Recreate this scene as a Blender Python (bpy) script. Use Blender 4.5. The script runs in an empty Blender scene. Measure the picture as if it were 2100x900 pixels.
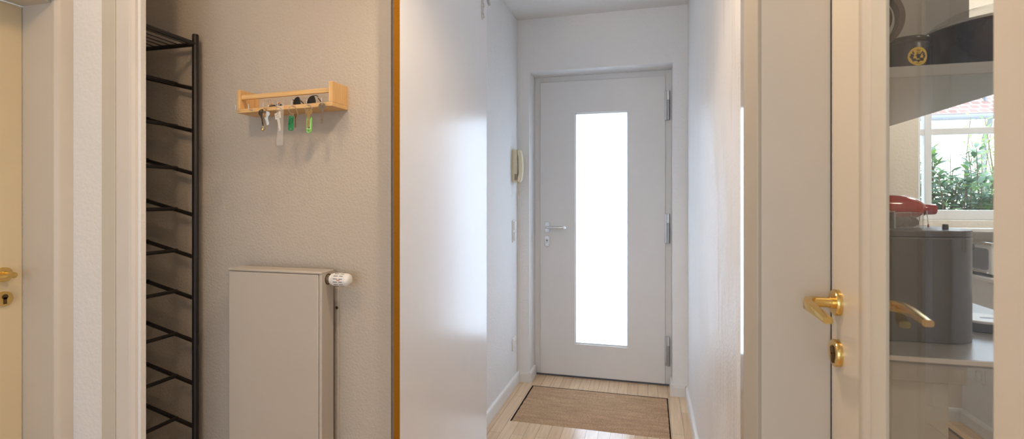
import bpy, bmesh, math, random
from mathutils import Vector, Matrix

random.seed(7)
S = bpy.context.scene
COL = S.collection
PI = math.pi
R = math.radians

# ------------------------------------------------------------------ camera
CAM_H = 1.24
cam_d = bpy.data.cameras.new('camera')
cam_d.sensor_width = 36.0
cam_d.lens = 18.0
cam_d.shift_y = -40.0 / 2100.0
cam_d.clip_start = 0.02
cam_d.dof.use_dof = True
cam_d.dof.focus_distance = 2.2
cam_d.dof.aperture_fstop = 5.0
cam = bpy.data.objects.new('camera', cam_d)
cam.location = (0, 0, CAM_H)
cam.rotation_euler = (R(90), 0, R(15.08))
COL.objects.link(cam)
S.camera = cam

# ------------------------------------------------------------------ colour management
S.view_settings.view_transform = 'Standard'
S.view_settings.look = 'None'
S.view_settings.gamma = 1.0
S.view_settings.exposure = 0.0
S.view_settings.use_curve_mapping = False

# ------------------------------------------------------------------ world, sun, lamps
W = bpy.data.worlds.new('daylight_sky')
S.world = W
W.use_nodes = True
bgn = W.node_tree.nodes['Background']
bgn.inputs[0].default_value = (0.67, 0.80, 1.0, 1)
bgn.inputs[1].default_value = 7.6


def lamp(name, kind, loc, energy, color, rot=(0, 0, 0), size=0.1, size_y=None, portal=False):
    d = bpy.data.lights.new(name, kind)
    d.energy = energy
    d.color = color
    if kind == 'AREA':
        d.shape = 'RECTANGLE'
        d.size = size
        d.size_y = size_y or size
        if portal:
            d.cycles.is_portal = True
    elif kind == 'SUN':
        d.angle = size
    else:
        d.shadow_soft_size = size
    o = bpy.data.objects.new(name, d)
    o.location = loc
    o.rotation_euler = rot
    COL.objects.link(o)
    return o


lamp('sun', 'SUN', (4, -6, 9), 2.4, (1.0, 0.95, 0.86), (R(44), 0, R(38)), R(0.6))
# warm lamps on the ceiling of the vestibule
spot = lamp('vestibule_spot', 'SPOT', (-0.25, 1.12, 2.43), 38, (1.0, 0.77, 0.55), size=0.04)
spot.data.spot_size = R(140)
spot.data.spot_blend = 0.60
lamp('vestibule_lamp_left', 'POINT', (-1.08, 0.52, 2.36), 13, (1.0, 0.68, 0.38), size=0.06)
# added area fill for daylight from behind the camera; no window is built
lamp('rear_daylight_fill', 'AREA', (-0.75, -2.55, 1.20), 31, (0.67, 0.83, 1.0), (R(90), 0, 0), 2.2, 2.0)
# added fill lights for hall and kitchen, not lamps of these rooms
lamp('hall_fill', 'POINT', (-0.25, 1.95, 2.36), 1.0, (0.72, 0.86, 1.0), size=0.10)
lamp('kitchen_fill', 'POINT', (1.75, 2.65, 2.30), 18, (1.0, 0.95, 0.90), size=0.10)
lamp('kitchen_fill_front', 'POINT', (1.45, 0.45, 2.36), 9, (1.0, 0.86, 0.70), size=0.10)

# ------------------------------------------------------------------ materials


def nm(name):
    m = bpy.data.materials.new(name)
    m.use_nodes = True
    nt = m.node_tree
    return m, nt, nt.nodes['Principled BSDF']


def link(nt, a, b):
    nt.links.new(a, b)


def add(nt, t, **kw):
    n = nt.nodes.new(t)
    for k, v in kw.items():
        if k.startswith('i_'):
            n.inputs[k[2:]].default_value = v
        else:
            setattr(n, k, v)
    return n


def mat(name, col, rough=0.5, metal=0.0, var=0.03, nscale=8.0, bump=0.0, bscale=200.0, coat=0.0, spec=0.5):
    """plain procedural material: noise-varied colour, optional noise bump"""
    m, nt, p = nm(name)
    p.inputs['Roughness'].default_value = rough
    p.inputs['Metallic'].default_value = metal
    p.inputs['Coat Weight'].default_value = coat
    p.inputs['Coat Roughness'].default_value = 0.08
    p.inputs['Specular IOR Level'].default_value = spec
    tc = add(nt, 'ShaderNodeTexCoord')
    n = add(nt, 'ShaderNodeTexNoise', i_Scale=nscale, i_Detail=4.0)
    link(nt, tc.outputs['Object'], n.inputs['Vector'])
    r = add(nt, 'ShaderNodeValToRGB')
    r.color_ramp.elements[0].position = 0.3
    r.color_ramp.elements[1].position = 0.7
    r.color_ramp.elements[0].color = tuple(c * (1 - var) for c in col) + (1,)
    r.color_ramp.elements[1].color = tuple(min(1, c * (1 + var)) for c in col) + (1,)
    link(nt, n.outputs['Fac'], r.inputs[0])
    link(nt, r.outputs[0], p.inputs['Base Color'])
    if bump:
        b = add(nt, 'ShaderNodeTexNoise', i_Scale=bscale, i_Detail=3.0)
        link(nt, tc.outputs['Object'], b.inputs['Vector'])
        bn = add(nt, 'ShaderNodeBump', i_Strength=bump, i_Distance=0.002)
        link(nt, b.outputs['Fac'], bn.inputs['Height'])
        link(nt, bn.outputs[0], p.inputs['Normal'])
    return m


def wood_mat(name, c1, c2, axis='X', rough=0.45, scale=18.0):
    m, nt, p = nm(name)
    p.inputs['Roughness'].default_value = rough
    tc = add(nt, 'ShaderNodeTexCoord')
    mp = add(nt, 'ShaderNodeMapping')
    s = [scale * 6, scale * 6, scale * 6]
    s['XYZ'.index(axis)] = scale * 0.35
    mp.inputs['Scale'].default_value = s
    link(nt, tc.outputs['Object'], mp.inputs[0])
    n = add(nt, 'ShaderNodeTexNoise', i_Scale=1.0, i_Detail=5.0, i_Roughness=0.6)
    link(nt, mp.outputs[0], n.inputs['Vector'])
    r = add(nt, 'ShaderNodeValToRGB')
    r.color_ramp.elements[0].position = 0.35
    r.color_ramp.elements[1].position = 0.7
    r.color_ramp.elements[0].color = c1 + (1,)
    r.color_ramp.elements[1].color = c2 + (1,)
    link(nt, n.outputs['Fac'], r.inputs[0])
    link(nt, r.outputs[0], p.inputs['Base Color'])
    return m


def plaster(name, col, bump=0.55, grain=70.0, streaks=False, rough=0.62):
    """brushed emulsion over woodchip: small soft lumps"""
    m, nt, p = nm(name)
    p.inputs['Roughness'].default_value = rough
    tc = add(nt, 'ShaderNodeTexCoord')
    a = add(nt, 'ShaderNodeTexNoise', i_Scale=grain, i_Detail=4.0, i_Roughness=0.55)
    b = add(nt, 'ShaderNodeTexNoise', i_Scale=14.0, i_Detail=2.0)
    link(nt, tc.outputs['Object'], a.inputs['Vector'])
    link(nt, tc.outputs['Object'], b.inputs['Vector'])
    mx = add(nt, 'ShaderNodeMath', operation='MULTIPLY_ADD')
    link(nt, b.outputs['Fac'], mx.inputs[0])
    mx.inputs[1].default_value = 0.5
    link(nt, a.outputs['Fac'], mx.inputs[2])
    bn = add(nt, 'ShaderNodeBump', i_Strength=bump, i_Distance=0.004)
    link(nt, mx.outputs[0], bn.inputs['Height'])
    link(nt, bn.outputs[0], p.inputs['Normal'])
    r = add(nt, 'ShaderNodeValToRGB')
    r.color_ramp.elements[0].color = tuple(c * 0.975 for c in col) + (1,)
    r.color_ramp.elements[1].color = tuple(col) + (1,)
    link(nt, b.outputs['Fac'], r.inputs[0])
    if not streaks:
        link(nt, r.outputs[0], p.inputs['Base Color'])
        return m
    # worn, scuffed band with vertical brush streaks (wear with a shape of its own)
    mp = add(nt, 'ShaderNodeMapping')
    mp.inputs['Scale'].default_value = (20, 26, 1.6)
    link(nt, tc.outputs['Object'], mp.inputs[0])
    s = add(nt, 'ShaderNodeTexNoise', i_Scale=1.0, i_Detail=6.0, i_Roughness=0.65)
    link(nt, mp.outputs[0], s.inputs['Vector'])
    big = add(nt, 'ShaderNodeTexNoise', i_Scale=2.1, i_Detail=1.0)
    link(nt, tc.outputs['Object'], big.inputs['Vector'])
    sm = add(nt, 'ShaderNodeMath', operation='MULTIPLY')
    link(nt, s.outputs['Fac'], sm.inputs[0])
    link(nt, big.outputs['Fac'], sm.inputs[1])
    rr = add(nt, 'ShaderNodeValToRGB')
    rr.color_ramp.elements[0].position = 0.20
    rr.color_ramp.elements[1].position = 0.30
    link(nt, sm.outputs[0], rr.inputs[0])
    fm = add(nt, 'ShaderNodeMath', operation='MULTIPLY')
    fm.inputs[1].default_value = 0.42
    spk = add(nt, 'ShaderNodeTexNoise', i_Scale=170.0, i_Detail=2.0)
    link(nt, tc.outputs['Object'], spk.inputs['Vector'])
    spr = add(nt, 'ShaderNodeMapRange')
    spr.inputs[1].default_value = 0.40
    spr.inputs[2].default_value = 0.62
    spr.inputs[3].default_value = 0.45
    link(nt, spk.outputs['Fac'], spr.inputs[0])
    fm2 = add(nt, 'ShaderNodeMath', operation='MULTIPLY')
    link(nt, rr.outputs[0], fm2.inputs[0])
    link(nt, spr.outputs[0], fm2.inputs[1])
    sep = add(nt, 'ShaderNodeSeparateXYZ')
    link(nt, tc.outputs['Object'], sep.inputs[0])
    my = add(nt, 'ShaderNodeMapRange')          # the worn band lies near the kitchen door
    my.inputs[1].default_value = 1.80
    my.inputs[2].default_value = 2.35
    my.inputs[3].default_value = 1.0
    my.inputs[4].default_value = 0.0
    link(nt, sep.outputs['Y'], my.inputs[0])
    fm3 = add(nt, 'ShaderNodeMath', operation='MULTIPLY')
    link(nt, fm2.outputs[0], fm3.inputs[0])
    link(nt, my.outputs[0], fm3.inputs[1])
    link(nt, fm3.outputs[0], fm.inputs[0])
    mc = add(nt, 'ShaderNodeMixRGB')
    link(nt, fm.outputs[0], mc.inputs[0])
    link(nt, r.outputs[0], mc.inputs[1])
    mc.inputs[2].default_value = (0.42, 0.36, 0.30, 1)
    link(nt, mc.outputs[0], p.inputs['Base Color'])
    rm = add(nt, 'ShaderNodeMapRange')
    link(nt, rr.outputs[0], rm.inputs[0])
    rm.inputs[3].default_value = 0.55
    rm.inputs[4].default_value = 0.38
    link(nt, rm.outputs[0], p.inputs['Roughness'])
    return m


def parquet(name):
    m, nt, p = nm(name)
    p.inputs['Roughness'].default_value = 0.30
    p.inputs['Coat Weight'].default_value = 0.7
    p.inputs['Coat Roughness'].default_value = 0.22
    tc = add(nt, 'ShaderNodeTexCoord')
    mp = add(nt, 'ShaderNodeMapping')
    mp.inputs['Rotation'].default_value = (0, 0, R(90))
    mp.inputs['Location'].default_value = (0.02, 0.013, 0)
    link(nt, tc.outputs['Object'], mp.inputs[0])
    br = add(nt, 'ShaderNodeTexBrick')
    br.offset = 0.43
    br.offset_frequency = 2
    br.inputs['Scale'].default_value = 1.0
    br.inputs['Brick Width'].default_value = 0.52
    br.inputs['Row Height'].default_value = 0.063
    br.inputs['Mortar Size'].default_value = 0.0009
    br.inputs['Mortar Smooth'].default_value = 0.2
    br.inputs['Color1'].default_value = (0.86, 0.66, 0.43, 1)
    br.inputs['Color2'].default_value = (0.76, 0.53, 0.32, 1)
    br.inputs['Mortar'].default_value = (0.20, 0.12, 0.06, 1)
    link(nt, mp.outputs[0], br.inputs['Vector'])
    g = add(nt, 'ShaderNodeMapping')
    g.inputs['Scale'].default_value = (60, 3.2, 60)
    link(nt, tc.outputs['Object'], g.inputs[0])
    n = add(nt, 'ShaderNodeTexNoise', i_Scale=1.0, i_Detail=6.0, i_Roughness=0.6)
    link(nt, g.outputs[0], n.inputs['Vector'])
    r = add(nt, 'ShaderNodeValToRGB')
    r.color_ramp.elements[0].position = 0.3
    r.color_ramp.elements[1].position = 0.75
    r.color_ramp.elements[0].color = (0.80, 0.74, 0.68, 1)
    r.color_ramp.elements[1].color = (1.08, 1.06, 1.03, 1)
    link(nt, n.outputs['Fac'], r.inputs[0])
    mx = add(nt, 'ShaderNodeMixRGB', blend_type='MULTIPLY')
    mx.inputs[0].default_value = 1.0
    link(nt, br.outputs['Color'], mx.inputs[1])
    link(nt, r.outputs[0], mx.inputs[2])
    link(nt, mx.outputs[0], p.inputs['Base Color'])
    bn = add(nt, 'ShaderNodeBump', i_Strength=0.25, i_Distance=0.001)
    bn.invert = True
    link(nt, br.outputs['Fac'], bn.inputs['Height'])
    link(nt, bn.outputs[0], p.inputs['Normal'])
    return m


def coir(name):
    m, nt, p = nm(name)
    p.inputs['Roughness'].default_value = 1.0
    p.inputs['Specular IOR Level'].default_value = 0.1
    tc = add(nt, 'ShaderNodeTexCoord')
    n = add(nt, 'ShaderNodeTexNoise', i_Scale=330.0, i_Detail=3.0)
    n2 = add(nt, 'ShaderNodeTexNoise', i_Scale=6.0, i_Detail=3.0)
    mp = add(nt, 'ShaderNodeMapping')
    mp.inputs['Scale'].default_value = (1, 6, 1)
    link(nt, tc.outputs['Object'], n.inputs['Vector'])
    link(nt, tc.outputs['Object'], mp.inputs[0])
    link(nt, mp.outputs[0], n2.inputs['Vector'])
    r = add(nt, 'ShaderNodeValToRGB')
    r.color_ramp.elements[0].position = 0.3
    r.color_ramp.elements[1].position = 0.7
    r.color_ramp.elements[0].color = (0.27, 0.155, 0.08, 1)
    r.color_ramp.elements[1].color = (0.82, 0.55, 0.345, 1)
    link(nt, n.outputs['Fac'], r.inputs[0])
    r2 = add(nt, 'ShaderNodeValToRGB')
    r2.color_ramp.elements[0].position = 0.3
    r2.color_ramp.elements[1].position = 0.7
    r2.color_ramp.elements[0].color = (0.85, 0.85, 0.85, 1)
    r2.color_ramp.elements[1].color = (1.1, 1.1, 1.1, 1)
    link(nt, n2.outputs['Fac'], r2.inputs[0])
    mx = add(nt, 'ShaderNodeMixRGB', blend_type='MULTIPLY')
    mx.inputs[0].default_value = 1
    link(nt, r.outputs[0], mx.inputs[1])
    link(nt, r2.outputs[0], mx.inputs[2])
    link(nt, mx.outputs[0], p.inputs['Base Color'])
    bn = add(nt, 'ShaderNodeBump', i_Strength=0.9, i_Distance=0.004)
    link(nt, n.outputs['Fac'], bn.inputs['Height'])
    link(nt, bn.outputs[0], p.inputs['Normal'])
    return m


def chipboard(name):
    m, nt, p = nm(name)
    p.inputs['Roughness'].default_value = 0.75
    p.inputs['Specular IOR Level'].default_value = 0.1
    tc = add(nt, 'ShaderNodeTexCoord')
    v = add(nt, 'ShaderNodeTexVoronoi', i_Scale=130.0)
    link(nt, tc.outputs['Object'], v.inputs['Vector'])
    r = add(nt, 'ShaderNodeValToRGB')
    r.color_ramp.elements[0].position = 0.08
    r.color_ramp.elements[1].position = 0.2
    r.color_ramp.elements[0].color = (0.19, 0.070, 0.004, 1)
    r.color_ramp.elements[1].color = (0.31, 0.125, 0.007, 1)
    link(nt, v.outputs['Distance'], r.inputs[0])
    link(nt, r.outputs[0], p.inputs['Base Color'])
    return m


def frosted(name):
    """satin glass: lets daylight through as an even glow"""
    m, nt, p = nm(name)
    out = nt.nodes['Material Output']
    tc = add(nt, 'ShaderNodeTexCoord')
    n = add(nt, 'ShaderNodeTexNoise', i_Scale=3.0)
    link(nt, tc.outputs['Object'], n.inputs['Vector'])
    r = add(nt, 'ShaderNodeValToRGB')
    r.color_ramp.elements[0].color = (0.89, 0.92, 0.94, 1)
    r.color_ramp.elements[1].color = (0.92, 0.95, 0.97, 1)
    link(nt, n.outputs['Fac'], r.inputs[0])
    t = add(nt, 'ShaderNodeBsdfTranslucent')
    link(nt, r.outputs[0], t.inputs['Color'])
    g = add(nt, 'ShaderNodeBsdfGlossy', i_Roughness=0.12)
    f = add(nt, 'ShaderNodeFresnel', i_IOR=1.45)
    mx = add(nt, 'ShaderNodeMixShader')
    gm = add(nt, 'ShaderNodeNewGeometry')      # only the outer side of the thin pane mirrors
    inv = add(nt, 'ShaderNodeMath', operation='SUBTRACT')
    inv.inputs[0].default_value = 1.0
    link(nt, gm.outputs['Backfacing'], inv.inputs[1])
    fm = add(nt, 'ShaderNodeMath', operation='MULTIPLY')
    link(nt, f.outputs[0], fm.inputs[0])
    link(nt, inv.outputs[0], fm.inputs[1])
    link(nt, fm.outputs[0], mx.inputs[0])
    link(nt, t.outputs[0], mx.inputs[1])
    link(nt, g.outputs[0], mx.inputs[2])
    link(nt, mx.outputs[0], out.inputs['Surface'])
    return m


def pane_glass(name, tint=(0.97, 0.985, 0.975)):
    m, nt, p = nm(name)
    out = nt.nodes['Material Output']
    tc = add(nt, 'ShaderNodeTexCoord')
    n = add(nt, 'ShaderNodeTexNoise', i_Scale=2.0)
    link(nt, tc.outputs['Object'], n.inputs['Vector'])
    r = add(nt, 'ShaderNodeValToRGB')
    r.color_ramp.elements[0].color = tuple(c * 0.985 for c in tint) + (1,)
    r.color_ramp.elements[1].color = tint + (1,)
    link(nt, n.outputs['Fac'], r.inputs[0])
    t = add(nt, 'ShaderNodeBsdfTransparent')
    link(nt, r.outputs[0], t.inputs['Color'])
    g = add(nt, 'ShaderNodeBsdfGlossy', i_Roughness=0.0)
    f = add(nt, 'ShaderNodeFresnel', i_IOR=1.5)
    mx = add(nt, 'ShaderNodeMixShader')
    gm = add(nt, 'ShaderNodeNewGeometry')      # only the outer side of the thin pane mirrors
    inv = add(nt, 'ShaderNodeMath', operation='SUBTRACT')
    inv.inputs[0].default_value = 1.0
    link(nt, gm.outputs['Backfacing'], inv.inputs[1])
    fm = add(nt, 'ShaderNodeMath', operation='MULTIPLY')
    link(nt, f.outputs[0], fm.inputs[0])
    link(nt, inv.outputs[0], fm.inputs[1])
    link(nt, fm.outputs[0], mx.inputs[0])
    link(nt, t.outputs[0], mx.inputs[1])
    link(nt, g.outputs[0], mx.inputs[2])
    link(nt, mx.outputs[0], out.inputs['Surface'])
    return m


def milky(name, amount=0.16):
    m, nt, p = nm(name)
    out = nt.nodes['Material Output']
    p.inputs['Roughness'].default_value = 0.12
    tc = add(nt, 'ShaderNodeTexCoord')
    n = add(nt, 'ShaderNodeTexNoise', i_Scale=30.0)
    link(nt, tc.outputs['Object'], n.inputs['Vector'])
    r = add(nt, 'ShaderNodeValToRGB')
    r.color_ramp.elements[0].color = (0.80, 0.77, 0.73, 1)
    r.color_ramp.elements[1].color = (0.86, 0.84, 0.81, 1)
    link(nt, n.outputs['Fac'], r.inputs[0])
    link(nt, r.outputs[0], p.inputs['Base Color'])
    t = add(nt, 'ShaderNodeBsdfTransparent')
    mx = add(nt, 'ShaderNodeMixShader')
    mx.inputs[0].default_value = amount
    link(nt, t.outputs[0], mx.inputs[1])
    link(nt, p.outputs[0], mx.inputs[2])
    link(nt, mx.outputs[0], out.inputs['Surface'])
    return m


def leaf_mat(name, cols, rough=0.3, trans=0.35):
    m, nt, p = nm(name)
    out = nt.nodes['Material Output']
    g = add(nt, 'ShaderNodeNewGeometry')
    r = add(nt, 'ShaderNodeValToRGB')
    cr = r.color_ramp
    while len(cr.elements) < len(cols):
        cr.elements.new(0.5)
    for i, c in enumerate(cols):
        cr.elements[i].position = i / (len(cols) - 1)
        cr.elements[i].color = c + (1,)
    link(nt, g.outputs['Random Per Island'], r.inputs[0])
    link(nt, r.outputs[0], p.inputs['Base Color'])
    p.inputs['Roughness'].default_value = rough
    t = add(nt, 'ShaderNodeBsdfTranslucent')
    link(nt, r.outputs[0], t.inputs['Color'])
    mx = add(nt, 'ShaderNodeMixShader')
    mx.inputs[0].default_value = trans
    link(nt, p.outputs[0], mx.inputs[1])
    link(nt, t.outputs[0], mx.inputs[2])
    link(nt, mx.outputs[0], out.inputs['Surface'])
    return m


def tile_mat(name):
    m, nt, p = nm(name)
    p.inputs['Roughness'].default_value = 0.7
    tc = add(nt, 'ShaderNodeTexCoord')
    br = add(nt, 'ShaderNodeTexBrick')
    br.inputs['Scale'].default_value = 1.0
    br.inputs['Brick Width'].default_value = 0.22
    br.inputs['Row Height'].default_value = 0.26
    br.inputs['Mortar Size'].default_value = 0.018
    br.inputs['Color1'].default_value = (0.17, 0.085, 0.065, 1)
    br.inputs['Color2'].default_value = (0.22, 0.115, 0.09, 1)
    br.inputs['Mortar'].default_value = (0.36, 0.27, 0.24, 1)
    mp = add(nt, 'ShaderNodeMapping')
    mp.inputs['Scale'].default_value = (1, 1.2, 1)
    link(nt, tc.outputs['Object'], mp.inputs[0])
    link(nt, mp.outputs[0], br.inputs['Vector'])
    link(nt, br.outputs['Color'], p.inputs['Base Color'])
    return m


M = dict(
    wall=plaster('wall_emulsion', (0.85, 0.845, 0.84)),
    niche=plaster('niche_wall_darkened', (0.545, 0.485, 0.415), bump=0.6, grain=120.0),  # darker than the hall emulsion, standing for weaker light in the niche
    wall_streak=plaster('scuffed_wall_emulsion', (0.85, 0.845, 0.84), streaks=True),
    ceil=plaster('ceiling_emulsion', (0.82, 0.81, 0.79), bump=0.12),
    kitchen=plaster('kitchen_emulsion', (0.82, 0.74, 0.63), bump=0.5),
    white=mat('white_lacquer', (0.80, 0.79, 0.77), 0.32, var=0.012),
    entry=mat('entrance_door_lacquer', (0.78, 0.77, 0.76), 0.40, var=0.012),
    panel=mat('sliding_panel_melamine', (0.88, 0.885, 0.90), 0.25, var=0.01, spec=0.9),
    cream=mat('cream_door_lacquer', (0.68, 0.62, 0.525), 0.30, var=0.012),
    cream_left=mat('cream_yellow_door_lacquer', (0.74, 0.64, 0.44), 0.30, var=0.012),
    trim=mat('cream_trim_lacquer', (0.64, 0.59, 0.52), 0.26, var=0.012),
    casing=mat('cream_casing_lacquer', (0.46, 0.42, 0.36), 0.09, var=0.012),
    sage=mat('greenish_grey_trim_paint', (0.625, 0.59, 0.51), 0.4, var=0.015),
    palegrey=mat('pale_grey_trim_paint', (0.72, 0.68, 0.64), 0.4, var=0.015),
    chip=chipboard('raw_chipboard_edge'),
    steel=mat('brushed_steel', (0.62, 0.60, 0.57), 0.30, 1.0, var=0.05, nscale=60),
    alu=mat('satin_aluminium', (0.70, 0.71, 0.73), 0.30, 1.0, var=0.04, nscale=60),
    nickel=mat('nickel_plated', (0.62, 0.57, 0.50), 0.25, 1.0, var=0.06, nscale=50),
    hingegrey=mat('grey_hinge_metal', (0.42, 0.43, 0.45), 0.35, 0.9, var=0.04),
    brass=mat('polished_brass', (0.78, 0.55, 0.20), 0.16, 1.0, var=0.05, nscale=30),
    darkbrass=mat('dark_keyhole', (0.10, 0.055, 0.02), 0.5, 0.4, var=0.1),
    keybrass=mat('key_brass', (0.60, 0.46, 0.27), 0.3, 1.0, var=0.08, nscale=90),
    keygrey=mat('key_grey', (0.36, 0.31, 0.27), 0.35, 1.0, var=0.08, nscale=90),
    keywhite=mat('key_white_enamel', (0.80, 0.77, 0.72), 0.35, 0.2, var=0.03),
    black=mat('black_powder_coat', (0.012, 0.009, 0.009), 0.42, var=0.15),
    darkline=mat('dark_gap', (0.03, 0.02, 0.018), 0.8, var=0.1),
    threshold=mat('dark_threshold', (0.10, 0.10, 0.12), 0.5, var=0.05),
    pine=wood_mat('pine_wood', (0.66, 0.40, 0.16), (0.80, 0.54, 0.26), 'X'),
    pine_v=wood_mat('pine_wood_upright', (0.66, 0.40, 0.16), (0.80, 0.54, 0.26), 'Z'),
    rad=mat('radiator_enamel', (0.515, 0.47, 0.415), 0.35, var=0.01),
    plastic=mat('white_plastic', (0.82, 0.81, 0.79), 0.35, var=0.01),
    phone=mat('ivory_plastic', (0.78, 0.71, 0.52), 0.40, var=0.01),
    phonedark=mat('dark_ivory_plastic', (0.30, 0.26, 0.17), 0.6, var=0.03),  # darker ivory tone for the speaker grille
    red=mat('red_enamel', (0.58, 0.035, 0.020), 0.08, var=0.03, coat=0.6),
    redplastic=mat('red_mark', (0.60, 0.12, 0.05), 0.4, var=0.03),
    green=mat('green_plastic', (0.010, 0.24, 0.075), 0.35, var=0.03),
    lime=mat('lime_plastic', (0.22, 0.66, 0.12), 0.35, var=0.03),
    limepaper=mat('pale_green_paper', (0.58, 0.80, 0.42), 0.7, var=0.03),
    ink=mat('dark_ink', (0.02, 0.02, 0.03), 0.7, var=0.1),
    orange=mat('orange_plastic', (0.80, 0.22, 0.03), 0.4, var=0.03),
    lens=mat('dark_lens', (0.030, 0.030, 0.033), 0.25, var=0.1),
    floor=parquet('strip_parquet'),
    coir=coir('coir_matting'),
    frost=frosted('frosted_glass'),
    glass=pane_glass('clear_pane'),
    acrylic=milky('clear_acrylic', 0.10),
    lidglass=pane_glass('lid_glass', (0.90, 0.90, 0.89)),
    strap=milky('milky_plastic'),
    board=mat('grey_shelf_board', (0.50, 0.49, 0.475), 0.30, var=0.02),
    boardback=mat('grey_back_panel', (0.40, 0.365, 0.325), 0.45, var=0.02),
    worktop=mat('grey_worktop', (0.34, 0.32, 0.30), 0.28, var=0.05, nscale=40),
    apron=mat('beige_apron', (0.50, 0.45, 0.39), 0.4, var=0.02),
    wtedge=mat('pale_worktop_edge', (0.80, 0.73, 0.66), 0.25, var=0.02),
    bin=mat('grey_bin_enamel', (0.105, 0.096, 0.090), 0.32, var=0.02),
    bindark=mat('dark_grey_plastic', (0.08, 0.08, 0.085), 0.4, var=0.03),
    wok=mat('dark_pan', (0.10, 0.072, 0.055), 0.16, 0.7, var=0.1, nscale=30),
    tin=mat('black_tin', (0.020, 0.016, 0.015), 0.28, var=0.1),
    yellow=mat('yellow_label', (0.78, 0.50, 0.045), 0.5, var=0.03),
    brown=mat('dark_brown_iron', (0.085, 0.052, 0.038), 0.35, 0.3, var=0.1),
    capsule=mat('brown_capsule', (0.17, 0.115, 0.075), 0.35, 0.3, var=0.05),
    chrome=mat('chrome', (0.80, 0.80, 0.80), 0.10, 1.0, var=0.02),
    greyglass=mat('grey_oven_window', (0.22, 0.22, 0.23), 0.2, var=0.03),
    rug=mat('brown_mat_weave', (0.32, 0.22, 0.15), 0.95, var=0.15, nscale=220),
    upvc=mat('white_window_plastic', (0.84, 0.85, 0.87), 0.35, var=0.01),
    facade=mat('cream_render', (0.86, 0.80, 0.66), 0.9, var=0.02),
    roof=tile_mat('red_roof_tiles'),
    zinc=mat('zinc_gutter', (0.17, 0.17, 0.18), 0.6, 0.0, var=0.04),
    gravel=mat('pale_paving', (0.62, 0.60, 0.56), 0.9, var=0.08, nscale=3),
    leaf=leaf_mat('laurel_leaf', [(0.045, 0.095, 0.042), (0.080, 0.155, 0.068), (0.12, 0.20, 0.11), (0.18, 0.32, 0.05)]),
    leafpale=leaf_mat('pale_leaf', [(0.16, 0.30, 0.08), (0.28, 0.44, 0.12), (0.42, 0.56, 0.22)], 0.5, 0.45),
    stem=mat('brown_stem', (0.16, 0.10, 0.06), 0.8, var=0.1),
)

# ------------------------------------------------------------------ mesh helpers


def B():
    return bmesh.new()


def box(bm, x0, x1, y0, y1, z0, z1):
    vs = [bm.verts.new(p) for p in ((x0, y0, z0), (x1, y0, z0), (x1, y1, z0), (x0, y1, z0),
                                    (x0, y0, z1), (x1, y0, z1), (x1, y1, z1), (x0, y1, z1))]
    for f in ((0, 3, 2, 1), (4, 5, 6, 7), (0, 1, 5, 4), (1, 2, 6, 5), (2, 3, 7, 6), (3, 0, 4, 7)):
        bm.faces.new([vs[i] for i in f])
    return bm


def frame_of(d):
    d = Vector(d).normalized()
    up = Vector((0, 0, 1)) if abs(d.z) < 0.9 else Vector((1, 0, 0))
    a = d.cross(up).normalized()
    return a, a.cross(d).normalized()


def tube(bm, pts, rad, n=10, closed=False, flat=1.0):
    """round tube along points; rad number or list; flat squashes the second axis"""
    pts = [Vector(p) for p in pts]
    k = len(pts)
    rings = []
    pa = None
    for i, p in enumerate(pts):
        if closed:
            d = pts[(i + 1) % k] - pts[i - 1]
        else:
            d = pts[min(i + 1, k - 1)] - pts[max(i - 1, 0)]
        d.normalize()
        if pa is None:
            a, b = frame_of(d)
        else:
            a = (pa - d * pa.dot(d)).normalized()
            b = a.cross(d).normalized()
        pa = a
        r = rad[i] if isinstance(rad, (list, tuple)) else rad
        rings.append([bm.verts.new(p + (a * math.cos(2 * PI * j / n) + b * math.sin(2 * PI * j / n) * flat) * r) for j in range(n)])
    for i in range(k if closed else k - 1):
        r0, r1 = rings[i], rings[(i + 1) % k]
        for j in range(n):
            bm.faces.new((r0[j], r0[(j + 1) % n], r1[(j + 1) % n], r1[j]))
    if not closed:
        bm.faces.new(rings[0][::-1])
        bm.faces.new(rings[-1])
    return bm


def cyl(bm, p0, p1, r0, r1=None, n=20):
    return tube(bm, [p0, p1], [r0, r0 if r1 is None else r1], n)


def lathe(bm, o, axis, prof, n=32):
    """prof: list of (distance along axis, radius)"""
    o = Vector(o)
    d = Vector(axis).normalized()
    a, b = frame_of(d)
    rings = []
    for t, r in prof:
        if r < 1e-6:
            rings.append([bm.verts.new(o + d * t)])
        else:
            rings.append([bm.verts.new(o + d * t + (a * math.cos(2 * PI * j / n) + b * math.sin(2 * PI * j / n)) * r) for j in range(n)])
    for r0, r1 in zip(rings, rings[1:]):
        for j in range(n):
            q = (j + 1) % n
            if len(r0) == 1 and len(r1) == 1:
                continue
            if len(r0) == 1:
                bm.faces.new((r0[0], r1[q], r1[j]))
            elif len(r1) == 1:
                bm.faces.new((r0[j], r0[q], r1[0]))
            else:
                bm.faces.new((r0[j], r0[q], r1[q], r1[j]))
    if len(rings[0]) > 1:
        bm.faces.new(rings[0][::-1])
    if len(rings[-1]) > 1:
        bm.faces.new(rings[-1])
    return bm


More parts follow.
